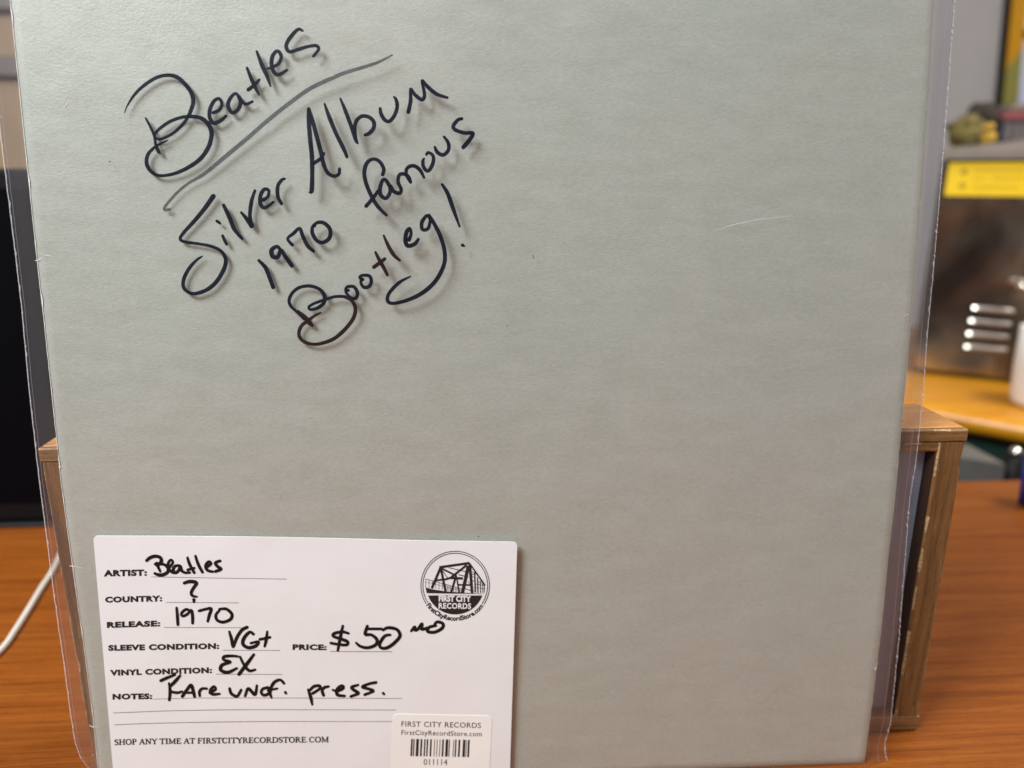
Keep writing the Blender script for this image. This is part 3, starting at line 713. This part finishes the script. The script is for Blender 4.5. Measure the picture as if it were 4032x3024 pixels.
hw('handwritten_year', [
 ('E', [(848,770,24),(855,850,30),(860,932,28)]), ('E', [(985,800,22),(940,785,28),(897,820,28),(905,850,28),(950,832,28),(990,792,26),(1002,850,32),(1003,918,28)]),
 ('E', [(1065,800,26),(1120,785,28),(1182,778,30),(1165,840,32),(1150,900,26)]), ('E', [(1262,795,24),(1228,840,30),(1242,890,30),(1300,908,30),(1370,880,32),(1382,830,32),(1330,782,30),(1262,782,24)])])
hw('handwritten_grade', [
 ('E', [(1358,1000,22),(1380,1075,34),(1396,1150,24),(1430,1060,32),(1480,985,34),(1530,958,32)]),
 ('E', [(1592,1025,28),(1555,1005,30),(1502,1060,36),(1490,1120,34),(1540,1155,34),(1612,1140,34),(1640,1098,28),(1565,1112,22)]),
 ('E', [(1655,1075,28),(1752,1055,26)]), ('E', [(1725,1000,22),(1715,1080,32),(1700,1142,24)])])
hw('handwritten_grade', [
 ('E', [(1440,1240,24),(1380,1235,28),(1310,1242,32),(1302,1272,28),(1368,1294,28),(1290,1322,34),(1275,1370,36),(1340,1395,34),(1430,1355,24)]),
 ('E', [(1462,1245,24),(1500,1320,28),(1550,1378,30),(1608,1368,22)]), ('E', [(1595,1222,26),(1530,1310,36),(1452,1412,34)])])
hw('handwritten_note', [
 ('E', [(695,1475,30),(760,1445,30),(832,1418,22)]), ('E', [(882,1425,24),(835,1480,34),(780,1535,28)]), ('E', [(775,1500,22),(785,1580,32),(778,1662,28)]), ('E', [(785,1578,26),(850,1592,28),(900,1580,24)]),
 ('E', [(905,1625,34),(950,1560,32),(988,1518,34),(1008,1570,34),(1022,1630,28)]), ('E', [(940,1592,24),(1010,1590,24)]),
 ('E', [(1072,1622,26),(1070,1580,30),(1095,1552,28),(1140,1552,24)]), ('E', [(1168,1592,26),(1225,1560,26),(1208,1532,28),(1175,1570,34),(1195,1606,32),(1265,1602,22)])])
hw('handwritten_note', [
 ('G', [(1225,245,24),(1240,290,28),(1290,312,26),(1325,258,24)]), ('G', [(1360,310,24),(1385,245,26),(1415,270,30),(1448,298,28),(1462,220,22)]),
 ('G', [(1560,238,22),(1515,248,26),(1500,278,26),(1520,303,26),(1560,292,26),(1578,250,26),(1552,234,22)]), ('G', [(1698,200,24),(1665,170,24),(1615,190,28),(1585,240,28),(1578,290,26),(1590,325,18)]), ('G', [(1560,262,22),(1640,245,18)]), ('G', [(1710,278,24),(1716,288,20)])])
hw('handwritten_note', [
 ('F', [(250,1405,20),(272,1470,32),(286,1535,20)]), ('F', [(262,1415,24),(300,1378,28),(352,1372,26),(350,1398,24),(290,1438,26)]),
 ('F', [(385,1455,26),(372,1415,28),(390,1388,28),(428,1378,22)]), ('F', [(465,1408,20),(505,1418,24),(558,1392,26),(545,1370,26),(505,1400,30),(505,1450,30),(568,1460,22)]),
 ('F', [(685,1365,22),(628,1385,28),(662,1418,30),(690,1438,26),(622,1464,24)]), ('F', [(842,1343,26),(780,1355,26),(722,1382,26),(780,1400,28),(818,1418,26),(742,1450,24)]), ('F', [(903,1436,24),(912,1446,20)])])
hw('handwritten_price', [
 ('F', [(602,915,22),(550,902,26),(480,915,28),(468,940,26),(540,965,28),(592,988,30),(585,1015,26),(520,1012,24),(448,1000,24)]), ('F', [(552,850,22),(530,950,30),(508,1065,22)]),
 ('F', [(765,852,26),(748,922,30),(800,928,26),(848,968,30),(838,1015,30),(770,1040,28),(705,1028,26),(668,998,20)]), ('F', [(760,876,24),(890,876,24)]),
 ('F', [(965,928,22),(915,940,28),(872,1010,28),(892,1044,28),(950,1035,30),(1020,980,30),(1050,930,30),(1020,880,28),(945,866,28),(900,888,20)]),
 ('F', [(1148,895,22),(1180,858,28),(1180,890,26),(1210,875,28),(1242,832,30),(1238,878,30),(1290,868,26)]),
 ('F', [(1362,848,24),(1305,862,28),(1290,898,28),(1350,905,28),(1415,872,30),(1425,832,28),(1375,815,28),(1350,840,22)])])
# round shop emblem
logo = bpy.data.objects.new('round_emblem', None); C.objects.link(logo); logo.parent = card
CX, CY = 817, 832
def arc(r, a0, a1, n_, wd): return [(CX+r*math.cos(a0+(a1-a0)*k/n_), CY+r*math.sin(a0+(a1-a0)*k/n_), wd) for k in range(n_+1)]
al = math.radians(148); ar = math.radians(360+33)
word('emblem_ring', [('I', arc(640, al, ar, 60, 14)), ('I', arc(603, al-.02, ar+.02, 60, 14))], m_print, scard, PO, logo, step=8)
mb = MB(); cx0 = []
y0l = 1012; seg = []
for k in range(49):
    a = math.radians(20)+math.radians(140)*k/48
    a = max(a, math.asin((y0l-CY)/540)); a = min(a, math.pi-math.asin((y0l-CY)/540)); seg.append((CX+540*math.cos(a), CY+540*math.sin(a)))
Pn = [pix(1620+x*.21097, 2130+y*.21097, scard, PO) for x, y in seg]; mb.add(Pn, [tuple(range(len(Pn)))])
dk = [(262,865),(380,900),(640,940),(900,962),(1345,985),(1343,990),(285,974)]
Pn = [pix(1620+x*.21097, 2130+y*.21097, scard, PO) for x, y in dk]; mb.add(Pn, [tuple(range(len(Pn)))])
mb.build('emblem_disc', m_print, logo)
B2 = [(520,492,1082,412,46),(545,495,378,885,48),(1080,415,1368,822,30),(552,530,640,960,44),(1062,460,950,975,62),(1088,440,1132,975,50),(560,512,840,650,34),(1030,450,720,695,40),(582,560,672,685,14),(700,500,1012,572,14),(880,630,1060,672,16),
      (460,735,640,715,36),(640,715,720,690,40),(720,690,960,700,44),(870,818,1110,822,32),(832,650,742,960,40),(842,670,888,960,26),(1180,590,1190,960,25),(1232,680,1240,970,20),(1282,740,1290,970,15),(1330,790,1330,970,12),(1366,820,1355,970,14),
      (1110,572,1180,592,10),(1110,660,1190,682,10),(1120,752,1180,742,10),(1040,760,1100,790,10),(1180,800,1362,832,10),(1100,645,1180,605,10),(1180,870,1360,890,8),(1000,880,1100,930,10),(1230,760,1330,790,8),
      (265,708,940,893,9),(265,766,940,927,6),(1010,900,1180,930,8)]
xx = 265
while xx < 940:
    B2.append((xx, 708+(xx-265)*.274, xx, 866+(xx-265)*.155, 7)); xx += 62 if xx < 600 else 30
mb = MB()
for (a1, b1, a2, b2, wd) in B2: stroke(mb, cv('I', [(a1,b1,wd),(a2,b2,wd)]), scard, PO+.00001, 8, 1.0, False)
mb.build('emblem_bridge', m_print, logo)
put_text('emblem_lettering', 'FIRST CITY', 'I', (508,1132), (1112,1138), 112, m_card, logo, scard, PO+.00006, .045)
put_text('emblem_lettering', 'RECORDS', 'I', (508,1262), (1112,1270), 106, m_card, logo, scard, PO+.00006, .03, 1.1)
g_, f_ = glyphs('FirstCityRecordStore.com', .045, 1.0)
vs = []
for x, y in g_:
    a = math.radians(146-110*x); r = 660-92*y
    vs.append(pix(1620+(CX+r*math.cos(a))*.21097, 2130+(CY+r*math.sin(a))*.21097, scard, PO))
link('emblem_web_address', vs, f_, m_print, logo)

# barcode sticker on the card
def sstick(u, v): return scard(u, v)+.00012
st = thing('barcode_sticker', tuple(pix(1740, 2980, sstick)), 'small cream barcode sticker at the lower right corner of the white price card', 'sticker')
panel('sticker', [(1546,2811),(1938,2819),(1926,3070),(1538,3068)], 22, sstick, 0, .00010, m_stick, st, 24, 16)
put_text('printed_shop_name', 'FIRST CITY RECORDS', 'H', (812,640), (1582,655), 50, m_print, st, sstick, PO, .004, 1.08)
put_text('printed_web_address', 'FirstCityRecordStore.com', 'H', (812,720), (1590,736), 46, m_print, st, sstick, PO, .006, 1.08)
put_text('printed_number', '011114', 'H', (1028,1012), (1257,1014), 56, m_print, st, sstick, PO, -.002, 1.0)
for a, b_ in ((903,918),(926,936),(953,978),(995,1010),(1030,1042),(1055,1068),(1088,1103),(1128,1134),(1153,1159),(1180,1186),(1205,1220),(1238,1262),(1270,1278),(1312,1318),(1330,1342),(1362,1378),(1405,1428),(1436,1442),(1453,1470)):
    mb = MB(); dy = (a-903)*.018; x_ = (a+b_)/2
    stroke(mb, cv('H', [(x_+4,760+dy,b_-a),(x_-4,926+dy,b_-a)]), sstick, PO, 4, 1.0, False); mb.build('bar', m_print, st)

# ------------------------------------------------------------ white cable on the desk
pts = [(-160,2700),(0,2561),(60,2480),(120,2385),(165,2310),(200,2258),(232,2195),(262,2110)]
cq = [tuple(atZ(a, b_, .0018)) for a, b_ in pts]
cq = catmull([p for p in cq], .004)
cab = MB().tube(cq, .0015, 14).build('cable', m_cable, None, True); tag(cab, 'thin white cable lying on the desk left of the record album', 'cable')

# ------------------------------------------------------------ black monitor at the far left
MY = dl.y - .03
a = atY(150, 663, MY); zt = a.z
mon = thing('computer_monitor', (-.30, MY, 0), 'black monitor standing on the desk behind the left edge of the album', 'monitor')
MB().box((-.56, MY, .0035), (.02, MY+.022, zt), .002).build('bezel', m_black, mon)
MB().box((-.548, MY-.0012, .018), (.008, MY-.0002, zt-.012), .0003).build('screen', m_screen, mon)
MB().box((-.40, MY-.005, .0003), (-.15, MY+.06, .0033), .001).build('foot', m_black, mon)

# tan shelf unit with a grey rail above the monitor
TY = 1.05
shf = thing('shelf_unit', (-.45, TY, -.74), 'tan shelf unit behind the black monitor at the upper left', 'shelf unit')
zr = atY(5, 262, TY).z; zt2 = atY(5, 45, TY).z
MB().box((-.95, TY, -.74), (-.05, TY+.3, zr-.012), .002).build('lower_panel', m_tan, shf)
MB().box((-.95, TY-.01, zr-.0118), (-.05, TY+.3, zr+.010), .001).build('rail', m_grey, shf)
MB().box((-.95, TY, zr+.0102), (-.05, TY+.3, zt2), .002).build('upper_panel', m_tan, shf)
MB().box((-.95, TY-.01, zt2+.0002), (-.05, TY+.3, zt2+.12), .002).build('top_box', m_grey, shf)

# ------------------------------------------------------------ right: maple counter, steel machine and what stands on them
KY = .86                                       # front edge depth of the counter at x=3700
kz = atY(3700, 1598, KY).z
k0 = atZ(3640, 1588, kz); k1 = atZ(4030, 1655, kz)
dirk = Vector((k1.x-k0.x, k1.y-k0.y, 0)).normalized(); nk = Vector((-dirk.y, dirk.x, 0))
ctr = thing('counter', (k0.x+.2, k0.y+.1, -.74), 'honey yellow maple counter with rounded edge and dark green front behind the box', 'counter')
mb = MB(); T2 = .026
prof = [(-.0, 0), (-.006, -.001), (-.011, -.005), (-.0135, -.012), (-.012, -.019), (-.007, -.025), (0, -T2), (.55, -T2), (.55, 0)]
A_ = k0-dirk*.6; B_ = k0+dirk*1.3; cp = []
nseg = 24
for i in range(nseg+1):
    q = A_+(B_-A_)*i/nseg
    s_ = (q-k0).dot(dirk); bend = -.05*max(0, s_)**1.5
    for (o_, z_) in prof: cp.append(q + nk*(o_+bend) + Vector((0,0,z_)))
m_ = len(prof)
mb.add(cp, [(i*m_+k, i*m_+(k+1) % m_, (i+1)*m_+(k+1) % m_, (i+1)*m_+k) for i in range(nseg) for k in range(m_)]+[tuple(range(m_)), tuple(range(nseg*m_, nseg*m_+m_))[::-1]])
mb.build('counter_top', m_counter, ctr, True)
Mk = Matrix.Translation((k0.x, k0.y, 0)) @ Matrix(((dirk.x, nk.x, 0, 0), (dirk.y, nk.y, 0, 0), (0,0,1,0), (0,0,0,1)))
MB().box((-.6, .015, -.7398), (1.3, .04, kz-T2-.0005), .001, Mk).build('front_panel', m_green, ctr)
# steel machine
Za = kz
pa = atZ(3640, 1472, Za); pb = atZ(3990, 1512, Za); dm = Vector((pb.x-pa.x, pb.y-pa.y, 0)).normalized(); nm_ = Vector((-dm.y, dm.x, 0))
pcn = pa + dm*.012
Mm = Matrix.Translation((pa.x, pa.y, Za)) @ Matrix(((dm.x, nm_.x, 0, 0), (dm.y, nm_.y, 0, 0), (0,0,1,0), (0,0,0,1)))
iM = Mm.inverted()
def onface(px, py):            # point of the machine's front face seen at this place, in its own frame
    o_ = iM @ CAM; d = iM.to_3x3() @ ray(px, py); return o_ + d*(-o_.y/d.y)
hz = onface(3760, 628).z
mach = thing('steel_machine', tuple(pa+dm*.15), 'stainless steel machine with side slots and a yellow warning sticker on the maple counter', 'machine')
xL = onface(3655, 1000).x; xR = .42
MB().box((xL, .0, .004), (xR, .30, hz), .004, Mm).build('body', m_steelb, mach)
def back(px, py, yy):
    o_ = iM @ CAM; d = iM.to_3x3() @ ray(px, py); return o_ + d*((yy-o_.y)/d.y)
qa = back(3700, 578, .20); qb = back(4020, 545, .20); ks = (qb.z-qa.z)/(qb.x-qa.x)
ZBL = qa.z+ks*(xL+.01-qa.x); ZBR = qa.z+ks*(xR-qa.x)
mb = MB(); mb.add([Mm @ Vector(p) for p in ((xL-.004,-.006,hz+.0003),(xR,-.006,hz+.0003),(xR,-.006,hz+.011),(xL-.004,-.006,hz+.011),(xL-.004,.02,hz+.0003),(xR,.02,hz+.0003),(xR,.20,ZBR),(xL+.01,.20,ZBL))],
    [(0,1,2,3),(3,2,6,7),(4,7,6,5),(0,3,7,4),(1,5,6,2),(0,4,5,1)]); mb.build('lid', m_steeltop, mach)
for k, (px, py) in enumerate(((3830,1212),(3818,1263),(3808,1313),(3800,1364))):
    q = onface(px, py); q2 = onface(px+165, py+16)
    mb = MB(); n_ = 16; L_ = 8
    vs_ = []
    for i in range(L_+1):
        s_ = i/L_; c_ = q+(q2-q)*s_; rr = .0036 if 0 < i < L_ else .0016
        for kk in range(n_//2+1):
            th = math.pi*kk/(n_//2); vs_.append(Mm @ Vector((c_.x, -.0004-rr*.9*math.sin(th), c_.z+rr*math.cos(th))))
    h_ = n_//2+1
    mb.add(vs_, [(i*h_+kk, (i+1)*h_+kk, (i+1)*h_+kk+1, i*h_+kk+1) for i in range(L_) for kk in range(h_-1)])
    mb.build('vent_slot', m_slot, mach, True)
    pr_ = Mm @ Vector((q.x+.002, -.0046, q.z+.001)); hn = ((CAM-pr_).normalized()+(Vector((1.0,.34,1.5))-pr_).normalized()).normalized()  # added facet, tilted to mirror the fill light to the camera as a glint
    Mr = Matrix.Translation(pr_) @ hn.to_track_quat('Z', 'Y').to_matrix().to_4x4()
    MB().lathe([(0,0),(.0021,-.00005),(.0030,-.0007),(.0034,-.0024),(0,-.0026)], (0,0,0), 20, Mr).build('glint_facet', m_glint, mach)
s0 = onface(3738, 640); s1 = onface(4085, 775)
stk = MB().box((s0.x, -.0011, s1.z), (s1.x, -.0003, s0.z), .0002, Mm).build('warning_sticker', m_yellow, mach)
mb = MB()
for (x0_, y0_, x1_, y1_) in ((3835,668,4030,673),(3905,697,4040,702),(3830,700,3880,704),(3830,733,4010,738)):
    a = onface(x0_, y0_); b_ = onface(x1_, y1_); mb.box((a.x, -.0016, b_.z), (b_.x, -.0012, a.z), 0, Mm)
for (px, py, r) in ((3797,676,13),(3790,731,13)):
    a = onface(px, py); h_ = .0045
    mb.add([Mm @ Vector((a.x+h_*math.cos(t_), -.0014, a.z+h_*math.sin(t_))) for t_ in [2*math.pi*k/12 for k in range(12)]], [tuple(range(12))])
mb.build('sticker_print', m_yline, stk)
q = onface(3985, 1108); q2 = onface(4060, 1128)
MB().tube([Mm @ Vector((q.x, 0, q.z)), Mm @ Vector((q.x+.003, -.02, q.z)), Mm @ Vector(((q.x+q2.x)/2, -.024, (q.z+q2.z)/2)), Mm @ Vector((q2.x+.02, -.02, q2.z)), Mm @ Vector((q2.x+.02, 0, q2.z))], .004, 10).build('handle', m_steel, mach, True)
for s_ in (xL+.02, xR-.02):
    MB().lathe([(0,.0001),(.006,.0001),(.006,.0042),(0,.0042)], (0,0,0), 16, Mm @ Matrix.Translation((s_, .03, 0))).build('foot', m_black, mach)

# toys and boxes standing on the machine's lid
def lidpt(px, yy):   # point on the lid at depth yy in the machine's frame
    s_ = (yy+.006)/.206; z = hz+.011+s_*.025
    o_ = iM @ CAM; d = iM.to_3x3() @ ray(px, 560); q_ = o_+d*((yy-o_.y)/d.y)
    zz = hz+.011+((ZBL-hz-.011)+(ZBR-ZBL)*(q_.x-xL)/(xR-xL))*s_
    return Mm @ Vector((q_.x, yy, zz))
m_moss = plain('mottled_green_plush', (.15,.12,.035), .9, var=.8, scale=70)
m_dark = plain('dark_brown_plush', (.03,.022,.015), .9, var=.3)
m_gold = plain('golden_toy', (.48,.30,.04), .6, var=.3, scale=60)
m_red = plain('pinkish_red_card', (.20,.06,.06), .5, var=.1)
m_pack = plain('dark_package', (.05,.05,.07), .5, var=.4, scale=40)
q = lidpt(3812, .13); ds = (q-CAM).length/F_PX
toy = thing('plush_toy', tuple(q), 'mottled green plush toy with dark hood on top of the steel machine', 'plush toy')
MB().blob(q+Vector((-14*ds,0,44*ds)), (50*ds,.03,50*ds), 3, .35).build('body', m_moss, toy, True)
MB().blob(q+Vector((40*ds,.004,84*ds)), (38*ds,.03,50*ds), 5, .3).build('hood', m_dark, toy, True)
for s_ in (-22, 18): MB().blob(q+Vector((s_*ds,-.02,10*ds)), (14*ds,.016,12*ds), 8+s_, .2).build('foot', m_moss, toy, True)
q = lidpt(3885, .11)
fig = thing('toy_figure', tuple(q), 'small golden toy figure beside the green plush toy', 'toy figure')
MB().blob(q+Vector((0,0,20*ds)), (20*ds,.016,24*ds), 9, .2).build('body', m_gold, fig, True)
MB().blob(q+Vector((-2*ds,0,52*ds)), (15*ds,.012,15*ds), 11, .2).build('head', m_gold, fig, True)
q = lidpt(3955, .14)
pk = thing('small_package', tuple(q), 'dark small package with pinkish red lid and white top right of the golden figure', 'package')
MB().box(q+Vector((-42*ds,-.02,.0003)), q+Vector((110*ds,.02,62*ds)), .002).build('carton', m_pack, pk)
MB().box(q+Vector((-45*ds,-.021,62.5*ds)), q+Vector((55*ds,.021,92*ds)), .002).build('lid', m_red, pk)
MB().box(q+Vector((-20*ds,-.018,92.5*ds)), q+Vector((60*ds,.018,112*ds)), .002).build('paper_slip', m_steeltop, pk)
for i in range(4):
    MB().box(q+Vector(((-30+26*i)*ds,-.0212,6*ds)), q+Vector(((-20+26*i)*ds,-.0203,54*ds))).build('printed_stripe', m_steeltop, pk)

# framed poster on the wall
WY = 2.195
a = atY(3952, -200, WY); b_ = atY(3912, 438, WY); fxL = b_.x; fz0 = b_.z; ps = (a-CAM).length/F_PX
pf = thing('framed_poster', (fxL, WY, fz0), 'black framed poster in orange, olive and pale blue hanging on the far wall', 'poster')
W2 = .62; H2 = .95; fb = 16*ps
MB().box((fxL, WY-.02, fz0), (fxL+W2, WY, fz0+fb), .001).build('frame_rail', m_black, pf)
MB().box((fxL, WY-.02, fz0+H2-fb), (fxL+W2, WY, fz0+H2), .001).build('frame_rail', m_black, pf)
MB().box((fxL, WY-.02, fz0+fb), (fxL+fb*.7, WY, fz0+H2-fb), .001).build('frame_stile', m_black, pf)
MB().box((fxL+W2-fb*.7, WY-.02, fz0+fb), (fxL+W2, WY, fz0+H2-fb), .001).build('frame_stile', m_black, pf)
pf.rotation_euler = (0, -.075, 0)
m_or = plain('orange_print', (.62,.29,.006), .5, var=.08, scale=5, bmp=0); m_ol = plain('olive_print', (.27,.25,.06), .5, var=.1, scale=5, bmp=0)
m_pb = plain('pale_blue_print', (.60,.64,.98), .5, var=.3, scale=9, bmp=0)
xb = fxL+fb*.7
x2 = xb+62*ps
MB().add([(xb,WY-.006,fz0+fb),(x2,WY-.006,fz0+fb),(x2,WY-.006,fz0+180*ps),(xb,WY-.006,fz0+105*ps)], [(0,1,2,3)]).build('olive_field', m_ol, pf)
MB().add([(xb,WY-.006,fz0+105*ps),(x2,WY-.006,fz0+180*ps),(x2,WY-.006,fz0+H2-fb),(xb,WY-.006,fz0+H2-fb)], [(0,1,2,3)]).build('orange_field', m_or, pf)
MB().add([(x2,WY-.006,fz0+fb),(fxL+W2-fb*.7,WY-.006,fz0+fb),(fxL+W2-fb*.7,WY-.006,fz0+H2-fb),(x2,WY-.006,fz0+H2-fb)], [(0,1,2,3)]).build('pale_blue_field', m_pb, pf)
MB().box((x2-.004, WY-.012, fz0+205*ps), (x2+.3, WY-.0062, fz0+230*ps)).build('dark_band', m_dark, pf)

# white cup at the right edge, on the counter
a = atZ(4080, 1600, kz); cs = (a-CAM).length/F_PX
cup = thing('cup', tuple(a), 'smooth cream white cup on the maple counter at the right edge', 'cup')
R0 = 82*cs; HH = (atY(4060, 1290, a.y).z-kz)
MB().lathe([(0,.0004),(R0*.70,.0004),(R0*.86,.004),(R0*.95,.012),(R0*1.0,HH*.5),(R0*1.0,HH),(R0*.93,HH+.0003),(R0*.90,HH*.5),(R0*.80,.01),(0,.008)], a, 48).build('body', m_white, cup, True)
MB().tube([a+Vector((R0*.96,0,HH*.8)), a+Vector((R0*1.4,0,HH*.78)), a+Vector((R0*1.55,0,HH*.5)), a+Vector((R0*1.3,0,HH*.25)), a+Vector((R0*.96,0,HH*.22))], .005, 12).build('handle', m_white, cup, True)

# things on a low stand between desk and counter
LY = .70
ls = thing('low_stand', (.52, LY, -.74), 'grey low stand between the desk and the green counter front', 'stand')
zs = atY(3870, 1800, LY).z
mb = MB(); a1 = atY(3700, 1790, LY); a2 = atY(3960, 1828, LY)
mb.add([(a1.x,LY,-.2),(a2.x,LY,-.2),(a2.x,LY,a2.z),(a1.x,LY,a1.z),(a1.x,LY+.06,-.2),(a2.x,LY+.06,-.2),(a2.x,LY+.06,a2.z),(a1.x,LY+.06,a1.z)], [(0,1,2,3),(4,7,6,5),(3,2,6,7),(0,3,7,4),(1,5,6,2),(0,4,5,1)])
mb.build('grey_panel', m_dgrey, ls)
MB().box((a1.x, LY, -.74), (a2.x+.25, LY+.09, -.2005), .002).build('base', m_dgrey, ls)
a = atY(3995, 1810, LY+.02); bt = thing('bottle', (a.x, LY+.02, -.2), 'dark tapered bottle with a silver cap right of the grey stand panel', 'bottle')
ws = (a-CAM).length/F_PX
MB().lathe([(0,.0001),(62*ws,.0001),(62*ws,.01),(58*ws,a.z+.2-.030),(30*ws,a.z+.2+.002),(14*ws,a.z+.2+.006),(0,a.z+.2+.006)], (a.x,LY+.02,-.2), 32).build('body', m_black, bt, True)
MB().lathe([(0,0),(20*ws,0),(18*ws,.004),(12*ws,.007),(0,.008)], (a.x,LY+.02,a.z+.0065), 24).build('cap', m_steel, bt, True)
a = atY(4058, 1835, .62); bc = thing('blue_cup', tuple(atZ(4058, 1990, 0)), 'blue plastic cup partly in view on the desk at the right edge', 'cup')
bl = Vector(bc.location); bs = (bl-CAM).length/F_PX
bl.y = min(bl.y, ye(bl.x)-.045); bc.location = bl
hb = atY(4058, 1800, bl.y).z
MB().lathe([(0,.0004),(36*bs,.0004),(42*bs,hb),(39*bs,hb),(34*bs,.003),(0,.003)], bl, 32).build('body', m_blue, bc, True)
MB().lathe([(41*bs,hb-.004),(46*bs,hb-.003),(46*bs,hb+.001),(41*bs,hb+.0015)], bl, 32).build('rim', m_blue, bc, True)
